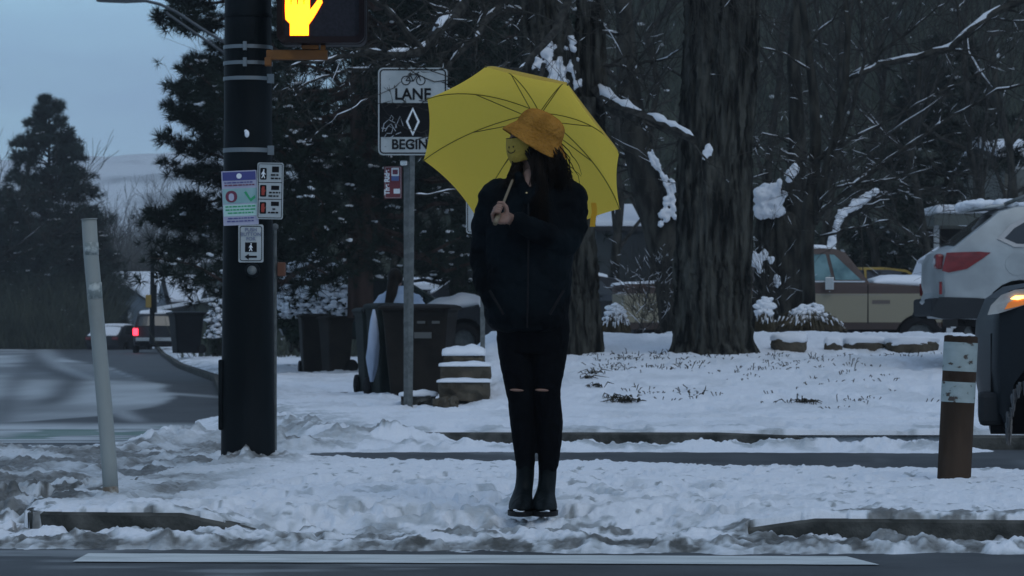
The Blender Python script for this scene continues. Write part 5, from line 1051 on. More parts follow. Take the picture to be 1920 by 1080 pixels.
# snowed-in cars behind the bins and the trees
def sedan(label, px, d, rz, pnt, snow=1, gzv=.35, cat='car', name='parked_car', sc_=1.0, front_snow=True, L_=4.6, hgt=0):
    S = dict(L=4.6, W=1.8, belt=.98, tum=.38, tap=.10, bul=.1, wheels=(.95, 3.65), rw=.32, paint=pnt,
        out=[(.05, .6), (.0, .5), (.12, .32)] + arch(.95, .39, .3) + arch(3.65, .39, .3) + [(4.5, .3), (4.6, .45), (4.56, .72), (4.35, .86), (3.4, .99), (2.65, 1.42 + hgt), (2.1, 1.48 + hgt), (1.3, 1.47 + hgt), (.85, 1.38 + hgt), (.3, 1.06 + hgt * .5), (.06, .98)])
    loc = P(px, 0, d); loc.z = gzv; root, side, across, snowcap, body = vehicle(name, label, cat, loc, rz, S)
    side('side_window', [(.75, 1.05), (1.6, 1.04), (1.6, 1.4 + hgt), (1.2, 1.39 + hgt)], M['glass']); side('side_window', [(1.66, 1.04), (3.1, 1.05), (2.6, 1.34 + hgt), (2.2, 1.4 + hgt), (1.66, 1.4 + hgt)], M['glass'])
    if snow: snowcap([(1.0, 1.42 + hgt), (1.5, 1.46 + hgt), (2.2, 1.46 + hgt), (2.6, 1.42 + hgt)], .07, .9)
    if snow > 1: snowcap([(2.66, 1.41 + hgt), (3.0, 1.2 + hgt * .5), (3.4, .99)], .06, .88, .9); snowcap([(3.45, .985), (4.0, .92), (4.4, .84)], .09, .92)
    else: across('windshield', (3.36, 1.01), (2.68, 1.39 + hgt), M['glass'], .88)
    if snow > 1: snowcap([(.05, .98), (.3, 1.05 + hgt * .5), (.85, 1.37 + hgt)], .05, .88, .9)
    if snow > 2:
        side('snow', [(3.35, .93), (3.4, 1.03), (2.70, 1.40 + hgt), (2.2, 1.42 + hgt), (1.7, 1.40 + hgt), (1.7, 1.1), (2.4, 1.02), (3.0, .96)], M['snowcap'], .03); snowcap([(3.3, 1.03), (3.7, .98), (4.1, .92), (4.4, .86)], .20, .95)
    for sy in (-1, 1): g = MB(); g.ell((2.95, sy * .98, 1.04), (.08, .1, .06)); g.ell((2.95, sy * .98, 1.10), (.09, .1, .03)); g.build('mirror', M['black'] if snow < 2 else M['snowcap'], root, world=False, smooth=True)
    g = MB(); [g.box((4.50, sy * .62, .70), (.1, .34, .12)) for sy in (-1, 1)]; g.build('headlight', hl, root, world=False, bevel=.02); g = MB(); [g.box((.03, sy * .66, .82), (.06, .3, .14)) for sy in (-1, 1)]; g.build('tail_light', tl, root, world=False, bevel=.02)
    return root
dgreen = paint("dark_green_paint", (.018, .03, .03), .3); dgrey = paint("dark_grey_paint", (.03, .033, .038), .3); white_p = paint("white_paint", (.5, .52, .54), .4); yel = paint("yellow_paint", (.42, .27, .03), .45)
sedan('dark green car with snow along its roofline, between the snowy bush and the bins', 520, 66, 0, dgreen, 1, .36, hgt=.04)
sedan('snow plastered dark car facing left between the brown bin and the dark coat', 1238, 60, R(180), dgrey, 3, .28, hgt=.10)
sedan('dark car with snow covered roof, right of the umbrella behind the pickup bed', 800, 72, 0, dgrey, 2, .62, hgt=.12)
sedan('yellow car behind the hood of the two tone pickup', 1490, 78, 0, yel, 0, .78, hgt=.06)
sedan('car buried in snow right behind the windshield of the two tone pickup', 1315, 74, 0, white_p, 2, .72, hgt=.02)
# snow covered van nose between pickup and wagon
dn = 58; S = dict(L=4.8, W=1.9, belt=1.15, tum=.25, tap=.08, bul=.1, wheels=(.95, 3.8), rw=.34, paint=white_p, out=[(.05, .6), (.0, .5), (.12, .34)] + arch(.95, .41, .3) + arch(3.8, .41, .3) + [(4.7, .3), (4.8, .5), (4.76, .9), (4.5, 1.05), (3.9, 1.2), (3.1, 1.78), (2.6, 1.86), (.5, 1.86), (.18, 1.7), (.04, 1.15)])
root, side, across, snowcap, body = vehicle('parked_van', 'snow covered pale van squeezed between the pickup hood and the silver wagon', 'van', P(1712, 0, dn) - Vector((0, 0, P(0, 0, dn).z - .36)), R(3), S)
side('side_window', [(.5, 1.22), (1.6, 1.22), (1.6, 1.7), (.6, 1.7)], M['glass']); snowcap([(.2, 1.70), (.5, 1.86), (1.5, 1.87), (2.6, 1.86)], .10, .96, .5); snowcap([(.02, 1.0), (.06, 1.3), (.2, 1.70)], .05, .95, .5); side('tail_light', [(.05, .95), (.16, .95), (.2, 1.2), (.1, 1.2)], tl, .01)
# far suv with lit tail light
ds2 = 128; root, side, across, snowcap, body = vehicle('distant_car', 'distant dark car with one bright red tail light on the street at the left', 'car', P(292, 0, ds2) - Vector((0, 0, P(0, 0, ds2).z + .12)), R(96), dict(L=4.6, W=1.86, belt=1.0, tum=.34, tap=.1, bul=.1, wheels=(.95, 3.65), rw=.34, paint=dgrey, out=[(.05, .6), (.0, .5), (.12, .32)] + arch(.95, .41, .3) + arch(3.65, .41, .3) + [(4.5, .3), (4.6, .5), (4.56, .85), (4.3, 1.0), (3.5, 1.08), (2.8, 1.55), (2.2, 1.66), (.6, 1.64), (.3, 1.5), (.08, 1.05)]))
across('rear_window', (.10, 1.08), (.28, 1.46), M['glass'], .85, .03); snowcap([(.4, 1.6), (1.5, 1.66), (2.6, 1.6)], .08, .9)
litr = mat("lit_red_lens", (.6, .02, .02), .4, emit=(1, .03, .06), es=4.0); MB().box((.0, .80, .84), (.1, .20, .28)).build('tail_light', litr, root, world=False, bevel=.02); MB().box((.0, -.80, .84), (.1, .20, .28)).build('tail_light', tl, root, world=False, bevel=.02); MB().box((-.02, 0, .55), (.1, 1.6, .14)).build('rear_bumper', M['chrome'], root, world=False)
root = sedan('distant car half buried in ploughed snow beside the white delineator post', 190, 150, R(75), dgrey, 2, -.42)
# ================================================================ street lamp, traffic light on the far street
dl = 46; t = thing('street_lamp', 'street lamp reaching over the sky at the top left, its head cut off', 'street lamp', (P(452, 0, dl).x, dl, -.1))
lm = mat("grey_lamp_metal", (.07, .08, .09), .5, metal=.3); xx = P(452, 0, dl).x
MB().tube([(xx, dl, -.2), (xx, dl, 3.0), P(452, 110, dl)], [.11, .09, .075], 14).build('post', lm, t, smooth=True)
MB().tube([P(452, 98, dl), P(385, 58, dl), P(330, 22, dl), P(300, 8, dl), P(275, 2, dl), P(255, 2, dl)], .022, 10).build('arm', lm, t, smooth=True); MB().tube([P(452, 120, dl), P(385, 75, dl), P(316, 27, dl), P(312, 22, dl)], .018, 10).build('brace', lm, t, smooth=True)
g = MB(); rr = []
for px, hw_, y0, y1 in ((275, .05, -3, 4), (262, .09, -8, 5), (235, .15, -14, 6), (205, .14, -14, 5), (186, .09, -9, 4), (181, .04, -5, 3)): rr.append([Vector((P(px, 0, dl).x, dl + hw_ * math.cos(a), P(0, (y0 + y1) / 2 - (y1 - y0) / 2 * math.sin(a), dl).z)) for a in np.linspace(0, 2 * math.pi, 14, endpoint=False)])
g.rings(rr); g.build('lamp_head', mat("lamp_housing", (.12, .13, .135), .5), t, smooth=True, fix=True)
dt = 124; t = thing('traffic_light', 'far traffic light pole with a yellow backed signal beside the snowy houses', 'traffic light', P(285, 640, dt))
MB().tube([P(285, 645, dt), P(286, 478, dt)], [.11, .07], 10).build('post', pole_m, t); MB().tube([P(286, 484, dt), P(303, 478, dt), P(330, 460, dt)], .05, 6).build('arm', pole_m, t)
MB().box(P(279, 565, dt), (.22, .3, .50)).build('signal_head', mat("faded_yellow", (.30, .20, .04), .6), t, bevel=.03); MB().box(P(289, 560, dt), (.2, .3, 1.1)).build('signal_head', pole_m, t, bevel=.03)
# ================================================================ buildings
wallg = mat("blue_grey_siding", (.10, .13, .16), .8, (.13, .16, .19), .6); walld = mat("dark_grey_siding", (.05, .058, .06), .8, (.07, .078, .08), .6); trimw = mat("pale_trim", (.34, .36, .37), .7); roofd = mat("roof_edge", (.04, .04, .042), .8); tealr = mat("teal_metal_roof", (.05, .13, .13), .5)
def gable(name, label, x0, x1, ye, yr, yb_, d, dep, wall, along='x', snow=.18, cat='house', rid=None, group=None):
    """house: eaves at py ye, ridge at py yr, base at py yb_"""
    a, b = P(x0, yb_, d), P(x1, ye, d); zr = P(0, yr, d).z; root = thing(name, label, cat, ((a.x + b.x) / 2, d + dep / 2, a.z - .3), group=group)
    ze = b.z; X0, X1, Y0, Y1, Z0_ = a.x, b.x, d, d + dep, a.z - .3; ov = .25
    g = MB()
    if along == 'x':
        ym = (Y0 + Y1) / 2; g.add([(X0, Y0, Z0_), (X1, Y0, Z0_), (X1, Y1, Z0_), (X0, Y1, Z0_), (X0, Y0, ze), (X1, Y0, ze), (X1, Y1, ze), (X0, Y1, ze), (X0, ym, zr), (X1, ym, zr)], [(0, 1, 5, 4), (2, 3, 7, 6), (1, 2, 6, 9, 5), (3, 0, 4, 8, 7), (4, 5, 9, 8), (6, 7, 8, 9)])
        pl_ = [((X0 - ov, Y0 - ov, ze - .06), (X1 + ov, Y0 - ov, ze - .06), (X1 + ov, ym, zr + .04), (X0 - ov, ym, zr + .04)), ((X0 - ov, ym, zr + .04), (X1 + ov, ym, zr + .04), (X1 + ov, Y1 + ov, ze - .06), (X0 - ov, Y1 + ov, ze - .06))]
    else:
        xm = (X0 + X1) / 2 if rid is None else P(rid, 0, d).x; g.add([(X0, Y0, Z0_), (X1, Y0, Z0_), (X1, Y1, Z0_), (X0, Y1, Z0_), (X0, Y0, ze), (X1, Y0, ze), (X1, Y1, ze), (X0, Y1, ze), (xm, Y0, zr), (xm, Y1, zr)], [(0, 1, 5, 8, 4), (2, 3, 7, 9, 6), (1, 2, 6, 5), (3, 0, 4, 7), (4, 8, 9, 7), (8, 5, 6, 9)])
        pl_ = [((X0 - ov, Y0 - ov, ze - .12), (xm, Y0 - ov, zr + .04), (xm, Y1 + ov, zr + .04), (X0 - ov, Y1 + ov, ze - .12)), ((xm, Y0 - ov, zr + .04), (X1 + ov, Y0 - ov, ze - .12), (X1 + ov, Y1 + ov, ze - .12), (xm, Y1 + ov, zr + .04))]
    g.build('wall', wall, root, fix=True)
    for nm, m_, dz, th in (('roof', roofd, .02, .10), ('snow', M['snowcap'], .124, snow)):
        g = MB()
        for q in pl_:
            lo_ = [Vector(p) + Vector((0, 0, dz)) for p in q]; up = [p + Vector((0, 0, th)) for p in lo_]; g.add(lo_ + up, [(3, 2, 1, 0), (4, 5, 6, 7), (0, 1, 5, 4), (1, 2, 6, 5), (2, 3, 7, 6), (3, 0, 4, 7)])
        g.build(nm, m_, root, fix=True, bevel=.03 if nm == 'snow' else 0)
    return root
def wnd(root, x0, x1, y0, y1, d, m_=None, nm='window'):
    a, b = P(x0, y1, d), P(x1, y0, d); c = (a + b) / 2; f = MB().box(c + Vector((0, -.04, 0)), (b.x - a.x + .14, .08, b.z - a.z + .14)).build(nm, trimw, root); MB().box(c + Vector((0, -.10, 0)), (b.x - a.x, .05, b.z - a.z)).build('pane', m_ or M['glass'], f)
h = gable('house', 'grey house with a small front gable and snowy roof beside the far traffic light', 203, 286, 572, 516, 640, 214, 9, wallg, 'x')
for x in (208, 226, 244, 277): MB().box(P(x, 605, 213.9), (.16, .12, 2.6)).build('porch_post', trimw, h)
wnd(h, 232, 240, 585, 615, 213.9); wnd(h, 213, 219, 588, 612, 213.9)
gable('house', 'small gabled porch roof on the front of the grey house', 234, 276, 566, 542, 576, 208, 4, wallg, 'y', rid=240)
gB2 = 'steep snowy roofs in a row beyond the far traffic light'
gable('house', 'steep white roof immediately right of the far traffic light, first of the row', 288, 318, 570, 524, 640, 226, 8, walld, 'x', group=gB2)
gable('house', 'steep white roof in the middle of the row between two dark gables', 322, 346, 568, 524, 640, 224, 8, walld, 'x', group=gB2)
gable('house', 'smaller steep white roof at the right of the row behind the lone black bin', 352, 368, 570, 544, 640, 222, 7, walld, 'x', group=gB2)
h = gable('house', 'long low building with a teal wall and snowy roof above the row of white roofs', 298, 420, 494, 488, 540, 262, 10, tealr, 'x')
h = gable('house', 'low building with a long sloping snow edged roof behind the lone black bin', 290, 430, 586, 566, 640, 150, 6, walld, 'y', rid=425)
h = gable('garage', 'small grey garage with a snowy roof between the umbrella and the thick trunk', 1118, 1210, 430, 396, 590, 80, 5, walld, 'x', cat='garage', snow=.12)
MB().box(P(1185, 480, 79.9), (.9, .1, 1.4)).build('door', mat("garage_door", (.035, .04, .042), .7), h)
h = gable('house', 'house with a snowy roof and pale siding cut off by the right edge', 1884, 2080, 300, 268, 560, 86, 8, mat("tan_siding", (.12, .12, .10), .8, (.15, .15, .13), 1), 'x')
wnd(h, 1905, 1935, 318, 370, 85.9)
t = thing('carport', 'flat roofed carport with snow on top behind the silver wagon', 'carport', P(1800, 590, 76))
a, b = P(1752, 0, 76), P(1862, 0, 76); zc = P(0, 412, 76).z; MB().box(((a.x + b.x) / 2, 77.5, zc), (b.x - a.x, 3, .26)).build('roof', mat("carport_fascia", (.09, .10, .09), .8), t); MB().box(((a.x + b.x) / 2, 77.5, zc + .25), (b.x - a.x - .05, 3, .22)).build('snow', M['snowcap'], t, bevel=.08, seg=3)
for x in (1758, 1856): MB().box((P(x, 0, 76).x, 76.2, zc - 1.3), (.12, .12, 2.5)).build('post', trimw, t)
MB().box(((a.x + b.x) / 2, 78.9, zc - 1.3), (b.x - a.x - .3, .1, 2.4)).build('back_wall', M['black'], t)
gable('shed', 'low shed with snow on its roof behind the bins and parked cars', 560, 880, 548, 540, 600, 92, 4, walld, 'x', cat='shed')
# ================================================================ the person (depth DP, feet on the trampled snow)
DP = 14.3; k_ = DP / FPX
def Q(px, py, dy=0.0): return Vector(((px - 960) * k_, DP + dy, CH + (HY - py) * k_))
r_px = lambda v: v * k_
skin = mat("skin", (.19, .105, .075), .6, (.22, .125, .09), 12, bump=.1, bscale=80); skin.node_tree.nodes["Principled BSDF"].inputs["Subsurface Weight"].default_value = .08
coat = mat("black_padded_coat", (.0010, .0017, .0026), .8, (.004, .0072, .0098), 5, bump=.7, bscale=9, bdist=.03, spec=.06)
jean = mat("black_jeans", (.0018, .0022, .003), .85, (.003, .0036, .005), 30, bump=.3, bscale=200, spec=.05)
boot = mat("black_boot_leather", (.0028, .005, .006), .5, (.006, .009, .010), 8, bump=.3, bscale=30)
felt = mat("orange_felt", (.28, .125, .020), .95, (.38, .175, .032), 14, bump=.8, bscale=60, spec=.15)
hairm = mat("dark_brown_hair", (.004, .003, .0025), .55, (.012, .008, .0055), 20, (1, 1, .2))
maskm = mat("yellow_mask_cloth", (.34, .23, .03), .8, (.38, .26, .036), 20, bump=.3, bscale=60)
per = thing('person', 'person in black padded coat, orange bucket hat and yellow face mask gripping an umbrella', 'person', Q(998, 960))
# head frame: looks to the left of the picture and a little towards the street
yaw = R(24); Fv = Vector((-math.cos(yaw), -math.sin(yaw), .03)).normalized(); Lv = Vector((-math.sin(yaw), math.cos(yaw), 0)).normalized(); Uv = Lv.cross(Fv) if Lv.cross(Fv).z > 0 else Fv.cross(Lv)
HR = Matrix((Fv, Lv, Uv)).transposed()          # columns: forward, left(away), up
HC = Q(992, 262, .01)
def Hh(f, l, u): return HC + Fv * f + Lv * l + Uv * u
g = MB()
g.ell(Hh(-.016, 0, .012), (.092, .074, .088), HR, 22, 16)          # skull
g.ell(Hh(.032, 0, -.035), (.050, .052, .070), HR, 18, 12)         # face
g.ell(Hh(.050, 0, -.082), (.030, .032, .026), HR, 14, 10)         # chin
for s in (-1, 1): g.ell(Hh(.020, s * .030, -.055), (.036, .024, .038), HR, 12, 8); g.ell(Hh(-.010, s * .073, -.018), (.016, .010, .030), HR, 12, 8); g.ell(Hh(.062, s * .034, -.022), (.022, .02, .016), HR, 10, 8)
g.caps_chain([Hh(.084, 0, .010), Hh(.090, 0, -.012), Hh(.094, 0, -.026)], [.009, .010, .013], 10)   # nose
g.ell(Hh(.080, 0, -.062), (.014, .022, .010), HR, 12, 8)          # lips
g.ell(Hh(.070, 0, .016), (.014, .045, .010), HR, 12, 8)            # brow
g.caps_chain([Hh(-.018, 0, -.03), Q(1002, 318, .02), Q(1000, 345, .03)], [.055, .050, .058], 18)    # neck
def ring_torso(rows, n=28, pw=.8):
    rr = []
    for py, x0, x1, hd, yc in rows:
        c = (x0 + x1) / 2; h = (x1 - x0) / 2 * k_; rr.append([Vector(((c - 960) * k_ + h * np.sign(math.cos(a)) * abs(math.cos(a)) ** pw, DP + yc + hd * np.sign(math.sin(a)) * abs(math.sin(a)) ** pw, CH + (HY - py) * k_)) for a in np.linspace(0, 2 * math.pi, n, endpoint=False)])
    return rr
g.rings(ring_torso([(338, 960, 1040, .05, .03), (352, 930, 1070, .075, .03), (380, 922, 1076, .10, .02), (440, 934, 1064, .10, .01), (510, 944, 1054, .09, .01), (570, 946, 1054, .085, .02), (640, 948, 1052, .08, .02), (655, 956, 1044, .07, .02)]))
# legs
hipL, kneeL, ankL = Q(964, 630, .02), Q(975, 738, -.02), Q(984, 905, .02)
hipR, kneeR, ankR = Q(1032, 630, .02), Q(1025, 738, -.02), Q(1026, 905, .02)
for a, b, c in ((hipL, kneeL, ankL), (hipR, kneeR, ankR)): g.caps_chain([a, a.lerp(b, .5), b, b.lerp(c, .3), c], [r_px(21), r_px(17), r_px(13), r_px(10.5), r_px(7)], 16); g.caps_chain([c, c + Vector((0, -.02, -.05)), c + Vector((0, -.07, -.065))], [r_px(7), .018, .015], 12)
# arms
shL, elL, wrL = Q(924, 368, .02), Q(908, 478, .05), Q(920, 545, .0)
shR, elR, wrR = Q(1074, 372, .02), Q(1068, 468, -.06), Q(952, 412, -.235)
g.caps_chain([shL, elL, wrL], [.05, .04, .028], 14); g.caps_chain([shR, elR + Vector((-.025, 0, .01)), wrR], [.045, .03, .026], 14)
# hidden hand in the pocket
g.ell(Q(926, 562, .0), (.025, .022, .045)); 
for j in range(4): g.caps_chain([Q(922 + j * 4, 572, .0), Q(923 + j * 4, 586 + (2 - abs(j - 1.5)) * 2, .0)], [.0085, .0075], 8)
g.caps_chain([Q(934, 560, .0), Q(940, 572, .0)], [.01, .008], 8)
# umbrella axis (needed for the grip)
AX = Vector((-.30, -.62, -.50)).normalized()
APX = Vector(((1012 - 960) * 14.84 / FPX, 14.84, CH + (HY - 211) * 14.84 / FPX))
APX.y = 14.84; APX.x = (1012 - 960) * 14.84 / FPX; APX.z = CH + (HY - 211) * 14.84 / FPX
# choose the axis so the shaft passes through the grip at photo point (936, 402)
dG = 13.96; GR = Vector(((936 - 960) * dG / FPX, dG, CH + (HY - 400) * dG / FPX))
AX = (GR - APX).normalized()
# gripping hand: palm behind the shaft, four fingers wrapped round the front, thumb over the top
side_ = Vector((1, 0, 0)) - AX * AX.x; side_.normalize(); front = AX.cross(side_); front = front if front.y < 0 else -front
palm = GR + side_ * .012 - front * .026
pm = Matrix((AX, side_, front)).transposed()
g.ell(palm, (.042, .034, .017), pm, 16, 10); g.ell(palm + side_ * .016 - front * .0, (.034, .022, .018), pm, 14, 8)
g.caps_chain([wrR, palm.lerp(wrR, .35), palm], [.026, .026, .022], 14)
fl = [.92, 1.0, .96, .82]
for j in range(4):
    o_ = GR + AX * (-.030 + .0205 * j); a_ = []
    for t_, rr_ in ((-35, .026), (-80, .025), (-125, .023), (-170, .021), (-215 * 1.0, .019)):
        a = R(t_ * fl[j]); a_.append(o_ - side_ * 0 + (side_ * math.cos(a) * -1 * rr_ * -1) * 1.0 + front * (-math.sin(a)) * rr_ * 1.0)
    kn = o_ - front * .020 - side_ * .020
    pts = [o_ - front * .024 + side_ * .006, kn, o_ - side_ * .025 + front * .010, o_ - side_ * .012 + front * .024, o_ + side_ * (.008 * fl[j]) + front * .021]
    g.caps_chain(pts, [.0095, .0098, .0092, .0088, .0076], 10)
g.caps_chain([palm - AX * .028 + side_ * .018, GR - AX * .052 + side_ * .020 + front * .008, GR - AX * .060 + side_ * .004 + front * .020, GR - AX * .054 - side_ * .012 + front * .023], [.013, .0115, .0105, .0085], 10)
o = g.build('body', skin, per, smooth=True, fix=True); remesh(o, .0042, 3)
# eyes
for s in (-1, 1):
    g = MB(); g.ell(Hh(.062, s * .031, .000), (.012, .012, .010), HR, 12, 8); e = g.build('eye', mat("eye_white", (.16, .15, .14), .3) if s < 0 else bpy.data.materials["eye_white"], per, smooth=True)
    g = MB(); g.ell(Hh(.071, s * .031, .000), (.005, .0055, .0055), HR, 10, 6); g.build('iris', M['black'], e, smooth=True)
    MB().caps_chain([Hh(.078, s * .016, .017), Hh(.075, s * .034, .022), Hh(.062, s * .048, .018)], [.003, .0035, .002], 6).build('eyebrow', hairm, per)
# face mask: a shell over nose, mouth and chin with a small smile printed on its side
ms = thing('x', None, None); bpy.data.objects.remove(ms)
n1_, n2_ = 26, 18; V = np.zeros((n2_ + 1, n1_ + 1, 3))
for i in range(n2_ + 1):
    for j in range(n1_ + 1):
        az = -1.32 + 2.64 * j / n1_; v_ = i / n2_; u = .000 - .110 * v_ + .016 * (abs(az) / 1.32) ** 2 * (1 if v_ < .5 else -.6) * (1 - v_) + .020 * (abs(az) / 1.32) ** 1.5 * v_
        bul = (1 - .42 * v_ ** 3) * (.95 + .05 * math.sin(math.pi * v_)); fr_ = .050 + .056 * bul * math.cos(az * .85) ** 1.1 + .0; lt = .084 * math.sin(az) * (.55 + .45 * (1 - v_ ** 1.6)) 
        V[i, j] = Hh(fr_ * math.cos(az * .55) - .030 * (abs(az) / 1.32) ** 2, lt, u)
mo = MB().grid(V).build('face_mask', maskm, per, smooth=True); q = mo.modifiers.new('s', 'SOLIDIFY'); q.thickness = .003; q.offset = 0
def mpt(j, i, o_=.003): 
    j0, i0 = int(j), int(i); a = Vector(V[i0, j0]); b = Vector(V[min(i0 + 1, n2_), j0]); c = Vector(V[i0, min(j0 + 1, n1_)]); nn = (b - a).cross(c - a).normalized(); cen = Hh(.0, 0, -.05); nn = nn if nn.dot(a - cen) > 0 else -nn
    return a + (b - a) * (i - i0) + (c - a) * (j - j0) + nn * o_
edge = [mpt(j, 0, .0015) for j in range(n1_ + 1)]; MB().tube(edge, .0022, 6).build('mask_edge', M['black'], mo)
for jj in (0, n1_):
    MB().tube([Vector(V[1, jj]), Hh(-.004, (-1 if jj == 0 else 1) * .082, .006), Hh(-.022, (-1 if jj == 0 else 1) * .082, -.01), Hh(-.012, (-1 if jj == 0 else 1) * .082, -.045), Vector(V[n2_ - 3, jj])], .0022, 6).build('ear_loop', M['black'], mo)
jc = 9.5 if mpt(5, 9).y < mpt(20, 9).y else 16.5; sg = 1 if jc < 13 else -1
g = MB()
for dj in (-1.5, 1.3): g.ell(mpt(jc + dj, 6.6), (.0025, .003, .005), None, 8, 6)
g.tube([mpt(jc + 2.5 * math.cos(a), 8.6 + 2.2 * math.sin(a)) for a in np.linspace(.05, math.pi - .05, 9)], .0018, 6); g.build('printed_smile', M['black'], mo)
# bucket hat
tx_ = R(27); ua = Vector((math.sin(tx_), -.10, math.cos(tx_))).normalized(); hx = Vector((math.cos(tx_), 0, -math.sin(tx_))); hx = (hx - ua * hx.dot(ua)).normalized(); hy = ua.cross(hx); hm_ = Matrix((hx, hy, ua)).transposed()
ho = Q(1000, 268, 0.005)
prof = [(.137, -.010), (.135, .000), (.118, .028), (.101, .052), (.098, .058), (.097, .066), (.094, .095), (.084, .122), (.062, .140), (.032, .148), (.004, .150)]
g = MB(); n = 56; vs = []
for r__, z__ in prof:
    for j in range(n):
        a = 2 * math.pi * j / n; w__ = 1 + (.03 * math.sin(3 * a + 1) + .02 * math.sin(5 * a)) * (1 if z__ < .05 else .35); ex = 1.06; vs.append(ho + hm_ @ Vector((r__ * 1.07 * math.cos(a) * w__ * ex, r__ * math.sin(a) * w__ * .90, z__ + (.008 * math.sin(2 * a + .6) if z__ < .05 else 0))))
m = len(prof); g.add(vs, [(i * n + j, i * n + (j + 1) % n, (i + 1) * n + (j + 1) % n, (i + 1) * n + j) for i in range(m - 1) for j in range(n)] + [tuple((m - 1) * n + j for j in range(n))])
hat = g.build('bucket_hat', felt, per, smooth=True); q = hat.modifiers.new('s', 'SOLIDIFY'); q.thickness = .006; q.offset = -1; q = hat.modifiers.new('ss', 'SUBSURF'); q.levels = 1; q.render_levels = 2
tx2 = bpy.data.textures.new('felt_bumps', 'CLOUDS'); tx2.noise_scale = .012; q = hat.modifiers.new('d', 'DISPLACE'); q.texture = tx2; q.strength = .0025
# hair: mass plus loose strands
g = MB(); rgh = np.random.default_rng(3)
def chain(p): return [Q(*a) for a in p]
g.caps_chain(chain([(1006, 262, .03), (1016, 290, .02), (1024, 320, .01), (1034, 350, -.02), (1040, 390, -.06)]), [.082, .066, .056, .045, .02], 18)
g.caps_chain(chain([(1018, 275, .0), (1034, 310, -.01), (1052, 335, .0)]), [.066, .052, .028], 14); g.caps_chain(chain([(1004, 285, -.045), (1012, 330, -.07), (1016, 380, -.10), (1012, 420, -.13)]), [.030, .036, .034, .012], 14)
g.caps_chain(chain([(972, 300, .0), (966, 325, -.02), (962, 350, -.05)]), [.028, .026, .014], 12)
o = g.build('hair', hairm, per, smooth=True, fix=True); remesh(o, .007, 6)
hm0 = o; g = MB()
for s in range(900):
    kind = rgh.random()
    if kind < .62: P0 = (1018 + rgh.normal(0, 11), 278 + rgh.normal(0, 8), rgh.uniform(-.07, .03)); P1 = (P0[0] + rgh.uniform(10, 34), 305 + rgh.normal(0, 8), P0[2] - .01); P2 = (P1[0] + rgh.uniform(-8, 16), rgh.uniform(325, 365), P0[2] - .03)
    elif kind < .85: P0 = (1003 + rgh.normal(0, 7), 285 + rgh.normal(0, 6), -.07); P1 = (1010 + rgh.normal(0, 8), 335, -.10); P2 = (1012 + rgh.normal(0, 11), rgh.uniform(380, 430), -.15)
    else: P0 = (970 + rgh.normal(0, 4), 300, -.03); P1 = (962 + rgh.normal(0, 6), 325, -.05); P2 = (955 + rgh.normal(0, 8), rgh.uniform(340, 358), -.07)
    a, b, c = Q(*P0), Q(*P1), Q(*P2); pts = [a * (1 - t_) ** 2 + b * 2 * t_ * (1 - t_) + c * t_ * t_ + Vector(rgh.normal(0, .0025, 3)) for t_ in np.linspace(0, 1, 8)]; g.tube(pts, np.linspace(.0028, .0008, 8), 4)
g.build('loose_strands', hairm, hm0)
# coat
g = MB()
g.rings(ring_torso([(328, 962, 1036, .05, .04), (336, 944, 1054, .075, .04), (344, 924, 1074, .10, .035), (356, 912, 1088, .125, .03), (380, 906, 1094, .145, .02), (420, 908, 1088, .155, .015), (470, 910, 1076, .155, .015), (520, 908, 1073, .155, .02), (560, 906, 1070, .16, .02), (590, 908, 1066, .16, .02), (606, 914, 1063, .155, .02), (617, 924, 1059, .15, .02), (622, 934, 1054, .13, .02)], 36, .82))
def sleeve(pts, rad):
    P_ = [Vector(p) for p in pts]; out_p, out_r = [], []; N = 5 * (len(P_) - 1)
    for i in range(N + 1):
        t_ = i / 5; a = min(int(t_), len(P_) - 2); f = t_ - a; f2 = f * f * (3 - 2 * f); out_p.append(P_[a].lerp(P_[a + 1], f)); out_r.append((rad[a] * (1 - f2) + rad[a + 1] * f2) * (1 + .05 * math.cos(i * 2.2)))
    g.caps_chain(out_p, out_r, 20)
sleeve([Q(926, 372, .02), Q(912, 420, .03), Q(906, 478, .045), Q(912, 525, .0), Q(922, 560, -.05)], [.068, .066, .062, .060, .050])
sleeve([Q(1072, 372, .02), Q(1074, 420, .0), Q(1060, 462, -.06), Q(1018, 440, -.15), Q(972, 420, -.215)], [.070, .068, .060, .054, .046])
g.caps_chain([Q(936, 356, .03), Q(926, 372, .02)], [.06, .066]); g.caps_chain([Q(1062, 356, .03), Q(1074, 374, .02)], [.06, .066])
cu = [Q(976 + 26 * (1 - math.cos(a)) , 336 - 8 * math.cos(a * 2) * 0 - 4 * math.sin(a), .10 - .15 * math.sin(a)) for a in ()]
for sgn, xs in ((-1, (962, 972, 984, 990)), (1, (1038, 1026, 1004, 992))): g.caps_chain([Q(xs[0], 330, .05), Q(xs[1], 334, -.04), Q(xs[2], 356, -.105), Q(xs[3], 382, -.135)], [.030, .028, .022, .014], 12)
g.caps_chain([Q(965, 325, .08), Q(1000, 320, .10), Q(1035, 325, .08)], [.03, .03, .03], 12)
o = g.build('coat', coat, per, smooth=True, fix=True); remesh(o, .0065, 5)
for nm_, sc__, st_ in (('coat_fold', .085, .020), ('coat_wrinkle', .03, .007)):
    tq = bpy.data.textures.new(nm_, 'CLOUDS'); tq.noise_scale = sc__; q = o.modifiers.new(nm_, 'DISPLACE'); q.texture = tq; q.strength = st_; q.mid_level = .5
ct = o
g = MB(); g.tube([Q(990, 384, -.147), Q(991, 430, -.166), Q(990, 500, -.170), Q(989, 560, -.172), Q(988, 615, -.158)], .004, 6); g.build('zip', M['rubber'], ct)
